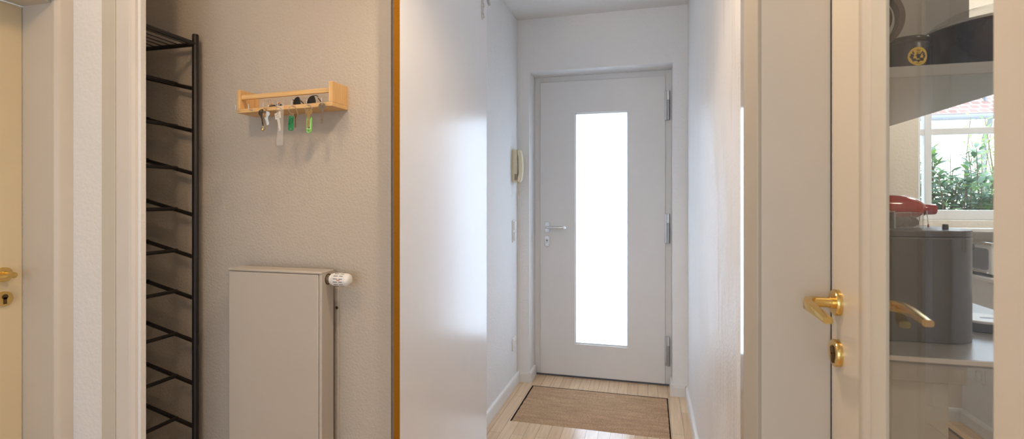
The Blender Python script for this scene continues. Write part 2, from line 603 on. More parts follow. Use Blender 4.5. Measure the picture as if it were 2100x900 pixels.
def prism(bm, loops, depth, mtx=Matrix.Identity(4)):
    """loops[0] outline, others holes, in (u, v); extruded by depth along w; mtx maps (u, v, w) to the scene"""
    t = B()
    for lp in loops:
        vs = [t.verts.new((u, v, 0)) for u, v in lp]
        for i in range(len(vs)):
            t.edges.new((vs[i], vs[(i + 1) % len(vs)]))
    bmesh.ops.triangle_fill(t, use_beauty=True, use_dissolve=False, edges=t.edges[:], normal=(0, 0, 1))
    bmesh.ops.dissolve_limit(t, angle_limit=0.001, verts=t.verts[:], edges=t.edges[:])
    r = bmesh.ops.extrude_face_region(t, geom=t.faces[:])
    for v in [g for g in r['geom'] if isinstance(g, bmesh.types.BMVert)]:
        v.co.z += depth
    bmesh.ops.recalc_face_normals(t, faces=t.faces[:])
    me = bpy.data.meshes.new('tmp')
    t.to_mesh(me)
    t.free()
    me.transform(mtx)
    bm.from_mesh(me)
    bpy.data.meshes.remove(me)
    return bm


def circle(cx, cy, r, n=24, ry=None, a0=0.0, a1=2 * PI):
    ry = r if ry is None else ry
    full = abs(a1 - a0 - 2 * PI) < 1e-6
    m = n if full else n - 1
    return [(cx + r * math.cos(a0 + (a1 - a0) * i / m), cy + ry * math.sin(a0 + (a1 - a0) * i / m)) for i in range(n)]


def rrect(x0, x1, y0, y1, r, n=6):
    o = []
    for cx, cy, a in ((x1 - r, y1 - r, 0), (x0 + r, y1 - r, 90), (x0 + r, y0 + r, 180), (x1 - r, y0 + r, 270)):
        for i in range(n + 1):
            t = R(a + 90 * i / n)
            o.append((cx + r * math.cos(t), cy + r * math.sin(t)))
    return o


def rect(x0, x1, y0, y1):
    return [(x0, y0), (x1, y0), (x1, y1), (x0, y1)]


def facing_front(x, y, z):
    """(u, v, w) -> (x+u, y-w, z+v): an upright plate whose face looks towards -Y, thickness growing towards the viewer"""
    return Matrix.Translation((x, y, z)) @ Matrix(((1, 0, 0, 0), (0, 0, -1, 0), (0, 1, 0, 0), (0, 0, 0, 1)))


def facing_right(x, y, z):
    """(u, v, w) -> (x+w, y+u, z+v): plate whose face looks towards +X"""
    return Matrix.Translation((x, y, z)) @ Matrix(((0, 0, 1, 0), (1, 0, 0, 0), (0, 1, 0, 0), (0, 0, 0, 1)))


def facing_left(x, y, z):
    """(u, v, w) -> (x-w, y-u, z+v): plate whose face looks towards -X"""
    return Matrix.Translation((x, y, z)) @ Matrix(((0, 0, -1, 0), (-1, 0, 0, 0), (0, 1, 0, 0), (0, 0, 0, 1)))


def lying(x, y, z):
    return Matrix.Translation((x, y, z))


def wpos(o):
    p = Vector((0, 0, 0))
    while o is not None:
        p += o.location
        o = o.parent
    return p


def obj(name, bm, m, parent=None, bevel=0.0, smooth=True, seg=2):
    """link a bmesh (built in scene coordinates) as ONE mesh object, child of parent"""
    bmesh.ops.recalc_face_normals(bm, faces=bm.faces[:])
    me = bpy.data.meshes.new(name)
    bm.to_mesh(me)
    bm.free()
    if parent is not None:
        me.transform(Matrix.Translation(-wpos(parent)))
    if smooth:
        me.polygons.foreach_set('use_smooth', [True] * len(me.polygons))
        me.set_sharp_from_angle(angle=R(35))
    me.materials.append(m)
    o = bpy.data.objects.new(name, me)
    COL.objects.link(o)
    if parent is not None:
        o.parent = parent
    if bevel:
        bv = o.modifiers.new('bevel', 'BEVEL')
        bv.width = bevel
        bv.segments = seg
        bv.limit_method = 'ANGLE'
        bv.angle_limit = R(40)
    return o


def tag(o, label, cat, group=None, kind=None):
    if label:
        o['label'] = label
    if cat:
        o['category'] = cat
    if group:
        o['group'] = group
    if kind:
        o['kind'] = kind
    return o


def thing(name, loc, label, cat, group=None, kind=None):
    o = bpy.data.objects.new(name, None)
    o.empty_display_size = 0.05
    o.location = loc
    COL.objects.link(o)
    return tag(o, label, cat, group, kind)


def struct(name, bm, m, label=None, cat=None, bevel=0.0):
    o = obj(name, bm, m, bevel=bevel, smooth=False)
    return tag(o, label, cat, kind='structure')


# ================================================================== THE SETTING
LW = -0.875      # hall, left wall
RW = 0.230       # hall, right wall
FAR = 3.40       # hall, end wall
NICHE = 1.62     # wall behind rack and radiator
VL = -1.90       # vestibule, left wall
CEIL = 2.47
MX0, MX1, MY0, MY1 = -0.760, 0.108, 2.775, 3.345   # mat well

b = B()
box(b, -2.6, MX0, -2.75, 3.80, -0.10, 0)
box(b, MX1, 3.1, -2.75, 3.80, -0.10, 0)
box(b, MX0, MX1, -2.75, MY0, -0.10, 0)
box(b, MX0, MX1, MY1, 3.80, -0.10, 0)
box(b, MX0, MX1, MY0, MY1, -0.10, -0.022)
struct('floor', b, M['floor'], 'light strip parquet floor of the hall', 'floor')
b = B()
box(b, -2.6, 3.1, -2.75, 3.80, CEIL, CEIL + 0.15)
struct('ceiling', b, M['ceil'], 'white plaster ceiling over the hall', 'ceiling')

# end wall with the door recess
b = B()
box(b, LW - 0.01, -0.795, FAR, 3.80, 0, CEIL)
box(b, 0.140, RW + 0.01, FAR, 3.80, 0, CEIL)
box(b, -0.795, 0.140, FAR, 3.80, 2.112, CEIL)
struct('wall_end', b, M['wall'], 'white end wall around the entrance door recess', 'wall')
# corner block: hall left wall and the wall behind the radiator
b = B()
box(b, -2.20, LW, NICHE, 3.80, 0, CEIL)
struct('wall_left', b, M['wall'], 'white left wall of the hall behind the sliding panel', 'wall', bevel=0.004)
b = B()
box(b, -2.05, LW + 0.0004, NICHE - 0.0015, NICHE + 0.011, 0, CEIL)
struct('wall_niche', b, M['niche'], 'bumpy wall darkened to beige behind shoe rack, key shelf and radiator', 'wall')
# right hall wall (partition to the kitchen)
b = B()
box(b, RW, 0.402, 1.270, 3.80, 0, CEIL)
struct('wall_right', b, M['wall_streak'], 'scuffed white wall right of the entrance door', 'wall')
b = B()
box(b, RW, 0.402, 0.30, 1.285, 2.06, CEIL)
box(b, RW, 0.402, -2.75, 0.30, 0, CEIL)
struct('wall_kitchen_side', b, M['wall'], 'wall above and before the glazed kitchen door', 'wall')
# vestibule left wall
b = B()
box(b, -2.20, -2.05, 1.243, NICHE, 0, CEIL)
box(b, -2.06, -1.925, 1.2465, 1.33, 0, CEIL)
box(b, -2.20, VL - 0.025, 0.36, 1.2465, 1.900, CEIL)
box(b, -2.20, VL - 0.025, -2.75, 0.36, 0, CEIL)
struct('wall_vestibule', b, M['wall'], 'white wall around the cream door at the left edge', 'wall')
# stub wall that hides the rest of the rack
b = B()
box(b, -1.925, -1.760, 1.290, 1.325, 0, CEIL)
box(b, -1.760, -1.640, 1.300, 1.325, 0, CEIL)
box(b, -1.640, -1.617, 1.306, 1.328, 0, CEIL)
struct('wall_stub', b, M['wall'], 'narrow bumpy white wall between the cream door and the shoe rack', 'wall', bevel=0.003)
b = B()
box(b, -1.760, -1.7010, 1.288, 1.300, 0, CEIL)
struct('trim_1', b, M['sage'], 'greenish grey upright strip beside the narrow white wall', 'trim', bevel=0.0015)
b = B()
prism(b, [[(-1.6995, 1.300), (-1.6995, 1.2895), (-1.645, 1.2895), (-1.634, 1.2915), (-1.628, 1.298), (-1.626, 1.306), (-1.640, 1.306), (-1.640, 1.300)]], CEIL, lying(0, 0, 0))
struct('trim_2', b, M['palegrey'], 'pale grey upright casing at the left of the shoe rack', 'trim', bevel=0.001)

# room behind the camera
b = B()
box(b, -2.20, -1.95, -2.75, -2.60, 0, CEIL)
box(b, 0.25, RW + 0.02, -2.75, -2.60, 0, CEIL)
box(b, -1.95, 0.25, -2.75, -2.60, 0, CEIL)
struct('wall_back', b, M['wall'], None, None)

# kitchen walls
b = B()
box(b, 0.402, 1.48, 3.43, 3.80, 0, CEIL)
box(b, 2.55, 3.1, 3.43, 3.80, 0, CEIL)
box(b, 1.48, 2.55, 3.43, 3.80, 0, 1.125)
box(b, 1.48, 2.55, 3.43, 3.80, 2.10, CEIL)
struct('wall_kitchen_end', b, M['kitchen'], 'cream kitchen wall beside the window', 'wall')
b = B()
box(b, 2.90, 3.1, -0.6, 3.43, 0, CEIL)
struct('wall_kitchen_right', b, M['kitchen'], None, None)
b = B()
box(b, 0.402, 3.1, -0.75, -0.6, 0, CEIL)
struct('wall_kitchen_back', b, M['kitchen'], None, None)
# waist-high boxing under the kitchen window
b = B()
box(b, 1.692, 2.90, 2.2, 3.43, 0, 0.815)
struct('wall_kitchen_low', b, M['wall'], 'low white wall with a socket under the kitchen window', 'wall')
b = B()
box(b, 1.680, 2.90, 2.19, 3.43, 0.815, 0.838)
struct('trim_3', b, M['white'], 'pale ledge on top of the low kitchen wall', 'ledge', bevel=0.003)

# ------------------------------------------------------------------ baseboards


def skirting(name, runs, label):
    """runs: list of (x0, y0, x1, y1, nx, ny): wall line and the direction into the room"""
    b = B()
    for x0, y0, x1, y1, nx, ny in runs:
        d = Vector((x1 - x0, y1 - y0, 0))
        L = d.length
        d.normalize()
        n = Vector((nx, ny, 0))
        mt = Matrix((d.to_tuple() + (0,), n.to_tuple() + (0,), (0, 0, 1, 0), (0, 0, 0, 1))).transposed()
        # profile in (n, z) extruded along d
        prof = [(0, 0), (0.016, 0), (0.016, 0.056), (0.013, 0.066), (0.007, 0.071), (0, 0.072)]
        # (u, v, w) = (n, z, d)
        mm = Matrix(((n.x, 0, d.x, x0), (n.y, 0, d.y, y0), (0, 1, 0, 0), (0, 0, 0, 1)))
        prism(b, [prof], L, mm)
    return struct(name, b, M['white'], label, 'baseboard', bevel=0.0008)


skirting('baseboard_left', [(LW, NICHE, LW, FAR, 1, 0), (LW + 0.0161, FAR, -0.795, FAR, 0, -1), (-0.795, FAR - 0.016, -0.795, 3.558, 1, 0)],
         'white baseboard along the left hall wall, stepping into the door recess')
skirting('baseboard_right', [(RW, 1.277, RW, FAR, -1, 0), (0.140, FAR, RW - 0.0161, FAR, 0, -1), (0.140, FAR - 0.016, 0.140, 3.558, -1, 0)],
         'white baseboard along the right hall wall, stepping into the door recess')
skirting('baseboard_kitchen', [(1.692, 2.2, 1.692, 3.43 - 0.016, -1, 0), (0.70, 3.43, 1.692, 3.43, 0, -1)],
         'white baseboard at the foot of the low kitchen wall')

# ------------------------------------------------------------------ entrance door (door_1)
d1 = thing('door_1', (-0.33, 3.575, 0), 'white entrance door with tall frosted glass panel at end of hall', 'door', kind='structure')
DX0, DX1, DY, DZ0, DZ1 = -0.754, 0.0995, 3.570, 0.010, 2.072
GX0, GX1, GZ0, GZ1 = -0.507, -0.145, 0.234, 1.847
b = B()
prism(b, [rect(-0.795, 0.140, 0, 2.112), rect(DX0 - 0.006 + 0.02, DX1 + 0.006 - 0.02, -0.001 + 0.012, DZ1 - 0.015)], 0.02, facing_front(0, 3.600, 0))
box(b, -0.795, DX0 - 0.004, 3.582, 3.66, 0, 2.112)
box(b, DX1 + 0.004, 0.140, 3.582, 3.66, 0, 2.112)
box(b, DX0 - 0.004, DX1 + 0.004, 3.582, 3.66, DZ1 + 0.004, 2.112)
obj('frame', b, M['entry'], d1, 0.0015)
b = B()
prism(b, [rect(DX0, DX1, DZ0, DZ1), rect(GX0, GX1, GZ0, GZ1)], 0.042, facing_front(0, DY + 0.042, 0))
obj('leaf', b, M['entry'], d1, 0.0025)
b = B()
prism(b, [rect(GX0 + 0.0005, GX1 - 0.0005, GZ0 + 0.0005, GZ1 - 0.0005), rect(GX0 + 0.007, GX1 - 0.006, GZ0 + 0.009, GZ1 - 0.008)], 0.022, facing_front(0, DY + 0.036, 0))
obj('glazing_bead', b, M['plastic'], d1, 0.001)
b = B()
box(b, GX0 + 0.004, GX1 - 0.004, DY + 0.018, DY + 0.024, GZ0 + 0.004, GZ1 - 0.004)
obj('frosted_pane', b, M['frost'], d1)
b = B()
box(b, DX0 - 0.03, DX1 + 0.03, 3.566, 3.66, 0.0005, 0.0085)
obj('threshold', b, M['threshold'], d1)
for zc in (1.870, 1.049, 0.230):
    h = B()
    cyl(h, (0.118, DY - 0.004, zc - 0.097), (0.118, DY - 0.004, zc + 0.035), 0.0105)
    box(h, 0.0955, 0.118, DY - 0.004, DY + 0.004, zc - 0.097, zc + 0.097)
    ho = obj('hinge', h, M['hingegrey'], d1, 0.001)
    h = B()
    cyl(h, (0.118, DY - 0.004, zc + 0.037), (0.118, DY - 0.004, zc + 0.095), 0.0105)
    cyl(h, (0.118, DY - 0.004, zc + 0.095), (0.118, DY - 0.004, zc + 0.102), 0.006)
    obj('hinge_knuckle', h, M['alu'], ho, 0.001)
HX, HZ = -0.703, 1.048
b = B()
prism(b, [rrect(HX - 0.0165, HX + 0.0165, HZ - 0.038, HZ + 0.038, 0.016, 8)], 0.009, facing_front(0, DY + 0.0005, 0))
obj('handle_rose', b, M['alu'], d1, 0.0015)
b = B()
cyl(b, (HX, DY - 0.008, HZ), (HX, DY - 0.016, HZ), 0.0155)
tube(b, [(HX, DY - 0.012, HZ), (HX, DY - 0.036, HZ), (HX + 0.003, DY - 0.046, HZ), (HX + 0.014, DY - 0.053, HZ), (HX + 0.03, DY - 0.055, HZ),
         (HX + 0.10, DY - 0.055, HZ), (HX + 0.118, DY - 0.054, HZ), (HX + 0.128, DY - 0.047, HZ), (HX + 0.131, DY - 0.032, HZ)], 0.0095, 14)
obj('lever_handle', b, M['alu'], d1)
b = B()
LZ = 0.950
prism(b, [rrect(HX - 0.0165, HX + 0.0165, LZ - 0.038, LZ + 0.038, 0.016, 8)], 0.009, facing_front(0, DY + 0.0005, 0))
ks = obj('lock_plate', b, M['alu'], d1, 0.0015)
b = B()
cyl(b, (HX, DY - 0.0085, LZ + 0.008), (HX, DY - 0.011, LZ + 0.008), 0.0085)
box(b, HX - 0.005, HX + 0.005, DY - 0.011, DY - 0.0085, LZ - 0.017, LZ + 0.006)
kc = obj('lock_cylinder', b, M['nickel'], ks, 0.0005)

# ------------------------------------------------------------------ glazed kitchen door (door_2)
d2 = thing('door_2', (0.382, 1.0, 0), 'cream glazed kitchen door with brass lever and clear glass pane', 'door', kind='structure')
LX = 0.362
LY1, LY0 = 1.1868, 0.44
GY1, GY0 = 0.946, 0.678
b = B()     # leaf: frame of stiles and rails around the glass
mt = Matrix(((0, 0, 1, LX), (1, 0, 0, 0), (0, 1, 0, 0), (0, 0, 0, 1)))
prism(b, [rect(LY0, LY1, 0.008, 2.03), rect(GY0, 1.036, 0.22, 1.93)], 0.040, mt)
obj('leaf', b, M['cream'], d2, 0.002)
# moulding round the pane: a bevelled lip then a flat bead
b = B()
prof = [(LX + 0.0040, 1.040), (LX - 0.0005, 1.040), (LX - 0.0060, 1.032), (LX - 0.0060, 0.994), (LX - 0.0030, 0.9885), (LX + 0.0040, 0.9885)]
prism(b, [prof], 1.80, lying(0, 0, 0.175))
obj('moulding', b, M['trim'], d2, 0.0015)
b = B()
prism(b, [[(LX + 0.0075, 0.9850), (LX - 0.0045, 0.9850), (LX - 0.0045, 0.966), (LX + 0.0020, GY1), (LX + 0.0075, GY1)]], 1.72, lying(0, 0, 0.215))
obj('glazing_bead', b, M['sage'], d2, 0.001)
b = B()
box(b, LX + 0.0085, LX + 0.0125, GY0 + 0.0005, 1.0355, 0.2205, 1.9295)
obj('glass_pane', b, M['glass'], d2)
KY, KZ = 1.150, 1.036
b = B()
lathe(b, (LX, KY, KZ), (-1, 0, 0), [(-0.001, 0.026), (0.008, 0.026), (0.0105, 0.0245), (0.0108, 0.014), (0.0108, 0.001)], 40)
obj('handle_rose', b, M['brass'], d2)


def lever(side, y0, mdir, drop, long=1.0):
    """brass lever: neck out from the leaf, bend, flat tapered grip running along the leaf (mdir = -1: towards the viewer)"""
    x0 = LX if side < 0 else LX + 0.040
    b = B()
    cyl(b, (x0 + side * 0.010, y0, KZ), (x0 + side * 0.018, y0, KZ), 0.0118)
    tube(b, [(x0 + side * 0.012, y0, KZ), (x0 + side * 0.055, y0, KZ)], [0.0102, 0.0105], 18)
    # grip: swept rounded-rect section, from elbow to tip
    path = [(0.040, 0.006, 0.0), (0.056, -0.008, 0.0), (0.062, -0.026, -0.001), (0.058, -0.060, -0.006), (0.051, -0.108, -0.014)]
    wid = [0.0105, 0.0108, 0.0100, 0.0082, 0.0060]
    thk = [0.008, 0.0085, 0.0085, 0.0085, 0.0085]
    rings = []
    for i, (o, a, z) in enumerate(path):
        c = Vector((x0 + side * o, y0 + (-mdir) * a * long, KZ + z * drop))
        q0, q1 = path[max(i - 1, 0)], path[min(i + 1, len(path) - 1)]
        t = Vector((side * (q1[0] - q0[0]), -mdir * (q1[1] - q0[1]), 0)).normalized()
        nn = Vector((t.y, -t.x, 0))
        ring = []
        for (u, v) in rrect(-thk[i], thk[i], -wid[i], wid[i], 0.004, 3):
            ring.append(b.verts.new(c + nn * u + Vector((0, 0, v))))
        rings.append(ring)
    for r0, r1 in zip(rings, rings[1:]):
        for j in range(len(r0)):
            b.faces.new((r0[j], r0[(j + 1) % len(r0)], r1[(j + 1) % len(r0)], r1[j]))
    b.faces.new(rings[0])
    b.faces.new(rings[-1][::-1])
    return b


obj('lever_handle', lever(-1, KY, -1, 1.0), M['brass'], d2)
obj('lever_handle', lever(1, KY, -1, 0.3, 1.24), M['brass'], d2)
b = B()
lathe(b, (LX, KY, 0.936), (-1, 0, 0), [(-0.001, 0.027), (0.008, 0.027), (0.0105, 0.0255), (0.011, 0.017), (0.0095, 0.015), (0.0095, 0.001)], 40)
ks = obj('lock_rose', b, M['brass'], d2)
b = B()
cyl(b, (LX - 0.009, KY, 0.942), (LX - 0.0135, KY, 0.942), 0.0088)
box(b, LX - 0.0135, LX - 0.009, KY - 0.0052, KY + 0.0052, 0.917, 0.938)
obj('lock_cylinder', b, M['darkbrass'], ks, 0.0006)

# kitchen door frame: jamb lining and rounded casing
b = B()
box(b, 0.222, LX - 0.002, 1.190, 1.285, 0, 2.05)
box(b, LX - 0.002, 0.402, 1.1865, 1.285, 0, 2.05)
box(b, 0.222, 0.402, 0.30, 1.285, 2.035, 2.07)
struct('trim_4', b, M['trim'], 'cream door lining between the hall corner and the glazed kitchen door', 'door frame', bevel=0.001)
b = B()
box(b, LX - 0.0020, LX + 0.004, 1.1866, 1.1902, 0, 2.03)  # solid dark strip standing for the shade in the open door gap
struct('trim_5', b, M['darkline'], 'dark seal line beside the lock edge of the kitchen door', 'gap')
b = B()
prof = [(0.2305, 1.190), (0.2215, 1.1895), (0.2025, 1.219), (0.2005, 1.223), (0.2000, 1.228), (0.2000, 1.266), (0.2012, 1.272), (0.2050, 1.276), (0.2305, 1.2765)]
prism(b, [prof], 2.12, lying(0, 0, 0))
struct('trim_6', b, M['casing'], 'glossy rounded casing at the end of the scuffed hall wall', 'casing', bevel=0.0015)

# ------------------------------------------------------------------ cream door at the left edge (door_3)
d3 = thing('door_3', (-2.07, 0.8, 0), 'cream panelled-free door with brass lever at the left edge', 'door', kind='structure')
d3['label'] = 'plain cream door with brass lever, set deep in the wall at the left edge'
b = B()
box(b, -2.090, -2.050, 0.38, 1.2415, 0.008, 1.893)
obj('leaf', b, M['cream_left'], d3, 0.002)
PY, PZ = 1.188, 0.995
b = B()
lathe(b, (-2.050, PY, PZ), (1, 0, 0), [(-0.001, 0.0240), (0.007, 0.0240), (0.0095, 0.0225), (0.010, 0.014), (0.010, 0.001)], 40)
obj('handle_rose', b, M['brass'], d3)
b = B()
cyl(b, (-2.042, PY, PZ), (-2.034, PY, PZ), 0.0125)
tube(b, [(-2.040, PY, PZ), (-2.000, PY, PZ)], 0.0100, 18)
path = [(-2.010, PY + 0.008, PZ), (-2.001, PY - 0.004, PZ), (-1.999, PY - 0.030, PZ - 0.001), (-2.001, PY - 0.070, PZ - 0.004), (-2.004, PY - 0.115, PZ - 0.010)]
tube(b, path, [0.0085, 0.0090, 0.0085, 0.0078, 0.0070], 16, flat=0.85)
obj('lever_handle', b, M['brass'], d3)
b = B()
lathe(b, (-2.050, PY, PZ - 0.079), (1, 0, 0), [(-0.001, 0.0240), (0.007, 0.0240), (0.0095, 0.0225), (0.0095, 0.001)], 40)
ks = obj('lock_rose', b, M['brass'], d3)
b = B()
cyl(b, (-2.042, PY, PZ - 0.072), (-2.0395, PY, PZ - 0.072), 0.0085)
box(b, -2.042, -2.0395, PY - 0.005, PY + 0.005, PZ - 0.096, PZ - 0.074)
obj('keyhole', b, M['darkbrass'], ks)
b = B()
prof = [(-2.051, 1.243), (-1.9170, 1.243), (-1.9140, 1.240), (-1.9020, 1.240), (-1.9000, 1.2425), (-1.8920, 1.2480), (-1.8885, 1.254), (-1.8885, 1.2903), (-1.926, 1.2903), (-1.926, 1.2455), (-2.051, 1.2455)]
prism(b, [prof], 2.05, lying(0, 0, 0))
obj('jamb', b, M['trim'], d3, 0.001)
b = B()
box(b, -2.051, -1.917, 0.36, 1.243, 1.895, 1.900)
box(b, -1.917, -1.8885, 0.30, 1.2425, 1.906, 1.985)
obj('head', b, M['trim'], d3, 0.001)

# ------------------------------------------------------------------ kitchen window (window_1)
w1 = thing('window_1', (2.0, 3.55, 1.125), 'white kitchen window with glazing bars looking onto shrubs', 'window', kind='structure')
b = B()
prism(b, [rect(1.48, 2.55, 1.125, 2.10), rect(1.531, 2.50, 1.182, 2.05)], 0.06, facing_front(0, 3.58, 0))
obj('window_frame', b, M['upvc'], w1, 0.004)
b = B()
box(b, 1.558, 1.594, 3.535, 3.575, 1.182, 2.05)
obj('glazing_bar', b, M['upvc'], w1, 0.003)
b = B()
box(b, 1.531, 2.50, 3.540, 3.572, 1.622, 1.658)
obj('glazing_bar', b, M['upvc'], w1, 0.003)
b = B()
box(b, 1.526, 2.505, 3.556, 3.560, 1.178, 2.055)
obj('glass_pane', b, M['glass'], w1)
b = B()
box(b, 1.44, 2.60, 3.315, 3.522, 1.066, 1.086)
obj('window_sill', b, M['white'], w1, 0.004)

# ================================================================== THE THINGS
# ------------------------------------------------------------------ sliding panel and its rail
PX0, PX1, PYA, PYB = -0.8230, -0.8000, 1.541, 2.476
sd = thing('sliding_door', (-0.812, 2.0, 0.012), 'tall white sliding door panel with raw orange-brown chipboard edge', 'sliding door')
b = B()
box(b, PX0, PX1, PYA + 0.0008, PYB, 0.012, 2.292)
obj('panel', b, M['panel'], sd, 0.0006)
b = B()
box(b, PX0 + 0.0002, PX1 - 0.0004, PYA, PYA + 0.0012, 0.012, 2.292)
obj('edge_strip', b, M['chip'], sd)
for yy in (1.70, 2.400):
    b = B()
    prism(b, [[(-0.0125, 0.012), (-0.010, 0.004), (0, 0), (0.010, 0.004), (0.0125, 0.012), (0.0125, 0.235), (-0.0125, 0.235)]], 0.005, facing_right(PX1 - 0.0002, yy, 2.128))
    st = obj('hanger_strap', b, M['steel'], sd, 0.0008)
    for zz in (2.146, 2.199):
        b = B()
        lathe(b, (PX1 + 0.0045, yy, zz), (1, 0, 0), [(0, 0.0125), (0.002, 0.0125), (0.002, 0.009), (0.007, 0.008), (0.008, 0.005), (0.0065, 0.004), (0.0065, 0.0005)], 16)
        obj('bolt', b, M['steel'], st)
    b = B()
    lathe(b, (PX1 - 0.012, yy, 2.350), (1, 0, 0), [(0, 0.026), (0.004, 0.029), (0.005, 0.024), (0.012, 0.024), (0.013, 0.029), (0.018, 0.026)], 24)
    obj('roller', b, M['bindark'], sd)
sr = thing('sliding_rail', (-0.85, 2.0, 2.31), 'steel sliding rail with angled stop arm above the white panel', 'rail')
b = B()
box(b, -0.812, -0.806, 1.10, 2.56, 2.297, 2.322)
obj('track', b, M['steel'], sr, 0.001)
for yy in (1.7, 2.02, 2.54):
    b = B()
    cyl(b, (-0.876, yy, 2.311), (-0.806, yy, 2.311), 0.010)
    obj('spacer', b, M['steel'], sr)
b = B()
tube(b, [(-0.797, 2.425, 2.294), (-0.797, 2.512, 2.243)], 0.0085, 6)
tube(b, [(-0.809, 2.425, 2.310), (-0.797, 2.425, 2.294)], 0.008, 8)
obj('stop_arm', b, M['steel'], sr, 0.001)

# ------------------------------------------------------------------ shoe rack
UX0, UX1 = -1.685, -1.985
YF, YN = 1.582, 1.352
rk = thing('shoe_rack', (-1.83, 1.47, 0), 'tall narrow black metal shoe rack with slanted tiers against the bumpy wall', 'shoe rack')
for x in (UX0, UX1):
    for y in (YF, YN):
        b = B()
        tube(b, [(x, y, 0.0), (x, y, 1.871), (x, y, 1.875)], [0.0118, 0.0118, 0.010], 14)
        obj('upright', b, M['black'], rk)
zt = 1.838
for (p, q) in (((UX0, YF, zt), (UX0, YN, zt + 0.004)), ((UX1, YF, zt), (UX1, YN, zt + 0.004)), ((UX0, YF, zt), (UX1, YF, zt)), ((UX0, YN, zt), (UX1, YN, zt))):
    b = B()
    tube(b, [p, q], 0.0085, 12)
    obj('top_rail', b, M['black'], rk)
for i in range(1, 8):
    x = UX0 + (UX1 - UX0) * i / 8.0
    b = B()
    tube(b, [(x, YF, zt + 0.002), (x, YN, zt + 0.006)], 0.0019, 8)
    obj('wire', b, M['black'], rk)
tiers = [1.6655, 1.5020, 1.3390, 1.1800, 1.0190, 0.8610, 0.6965, 0.5330, 0.3680, 0.205]
SL = 0.236
for z in tiers:
    for y in (YF, YN):
        b = B()
        tube(b, [(UX0, y, z), (UX1, y, z + SL * 0.30)], 0.0078, 12)
        obj('tier_rail', b, M['black'], rk)
    for t in (0.30, 0.77):
        b = B()
        x = UX0 + (UX1 - UX0) * t
        zz = z + SL * 0.30 * t + 0.004
        tube(b, [(x, YF, zz), (x, YN, zz)], 0.0072, 12)
        obj('tier_bar', b, M['black'], rk)
for x in (UX0, UX1):
    b = B()
    tube(b, [(x, YF, 0.08), (x, YN, 0.08)], 0.0085, 12)
    obj('foot_rail', b, M['black'], rk)

# ------------------------------------------------------------------ radiator
RX0, RX1, RY0, RY1, RZ1 = -1.474, -1.085, 1.520, 1.592, 0.9945
ra = thing('radiator', (-1.28, 1.56, 0.1), 'flat-fronted cream radiator with white thermostat on the wall below the key shelf', 'radiator')
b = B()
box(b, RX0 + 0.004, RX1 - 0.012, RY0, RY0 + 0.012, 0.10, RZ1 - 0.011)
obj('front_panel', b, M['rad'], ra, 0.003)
b = B()
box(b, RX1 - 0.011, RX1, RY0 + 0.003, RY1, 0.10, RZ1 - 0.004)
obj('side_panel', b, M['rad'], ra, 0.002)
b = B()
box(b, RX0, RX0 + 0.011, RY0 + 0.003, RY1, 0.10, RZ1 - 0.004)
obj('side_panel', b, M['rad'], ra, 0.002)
b = B()
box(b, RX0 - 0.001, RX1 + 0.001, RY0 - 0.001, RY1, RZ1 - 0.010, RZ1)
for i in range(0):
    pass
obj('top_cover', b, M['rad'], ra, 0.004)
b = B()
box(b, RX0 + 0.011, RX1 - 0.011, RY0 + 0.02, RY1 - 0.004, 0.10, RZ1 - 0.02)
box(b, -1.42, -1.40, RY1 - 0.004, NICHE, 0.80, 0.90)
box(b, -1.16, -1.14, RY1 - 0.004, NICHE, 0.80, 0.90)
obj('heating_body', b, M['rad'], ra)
VY, VZ = 1.560, 0.9640
b = B()
lathe(b, (RX1 - 0.002, VY, VZ), (1, 0, 0), [(0, 0.0195), (0.0025, 0.0195), (0.0025, 0.015), (0.001, 0.0148)], 24)
obj('valve_hole_ring', b, M['darkbrass'], ra)
b = B()
lathe(b, (RX1 - 0.002, VY, VZ), (1, 0, 0), [(0, 0.011), (0.004, 0.011), (0.004, 0.0155), (0.012, 0.0155), (0.0125, 0.0135), (0.017, 0.0135), (0.017, 0.010), (0.020, 0.010)], 6)
obj('valve_nut', b, M['nickel'], ra, 0.0006)
b = B()
lathe(b, (RX1 + 0.013, VY, VZ), (1, 0, 0), [(0, 0.0165), (0.002, 0.0188), (0.004, 0.0175), (0.006, 0.0196), (0.008, 0.0185), (0.010, 0.0215), (0.018, 0.0230), (0.030, 0.0238), (0.050, 0.0232), (0.062, 0.0220), (0.068, 0.0205), (0.074, 0.016), (0.077, 0.009), (0.0775, 0.001)], 36)
th = obj('thermostat_head', b, M['plastic'], ra)
b = B()
for k in range(14):
    a = 2 * PI * k / 14
    for (t0, t1) in ((0.021, 0.037), (0.043, 0.056)):
        c = Vector((0, math.sin(a), math.cos(a)))
        tg = Vector((0, math.cos(a), -math.sin(a)))
        p0 = Vector((RX1 + 0.013 + t0, VY, VZ)) + c * 0.0229
        p1 = Vector((RX1 + 0.013 + t1, VY, VZ)) + c * (0.0229 if t1 < 0.04 else 0.0219)
        vs = []
        for p in (p0, p1):
            for (s, h) in ((-1, 0), (1, 0), (1, 1), (-1, 1)):
                vs.append(b.verts.new(p + tg * s * 0.0011 + c * h * 0.0012))
        for f in ((0, 1, 2, 3), (4, 7, 6, 5), (0, 4, 5, 1), (1, 5, 6, 2), (2, 6, 7, 3), (3, 7, 4, 0)):
            b.faces.new([vs[i] for i in f])
obj('grille_slots', b, M['bindark'], th)
b = B()
a = R(218)
box(b, RX1 + 0.049, RX1 + 0.060, VY - 0.0243, VY - 0.0215, VZ + 0.000, VZ + 0.0025)
obj('red_mark', b, M['redplastic'], th)
b = B()
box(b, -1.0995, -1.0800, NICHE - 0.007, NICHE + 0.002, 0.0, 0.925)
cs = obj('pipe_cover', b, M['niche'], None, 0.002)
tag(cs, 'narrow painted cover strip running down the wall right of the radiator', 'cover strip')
b = B()
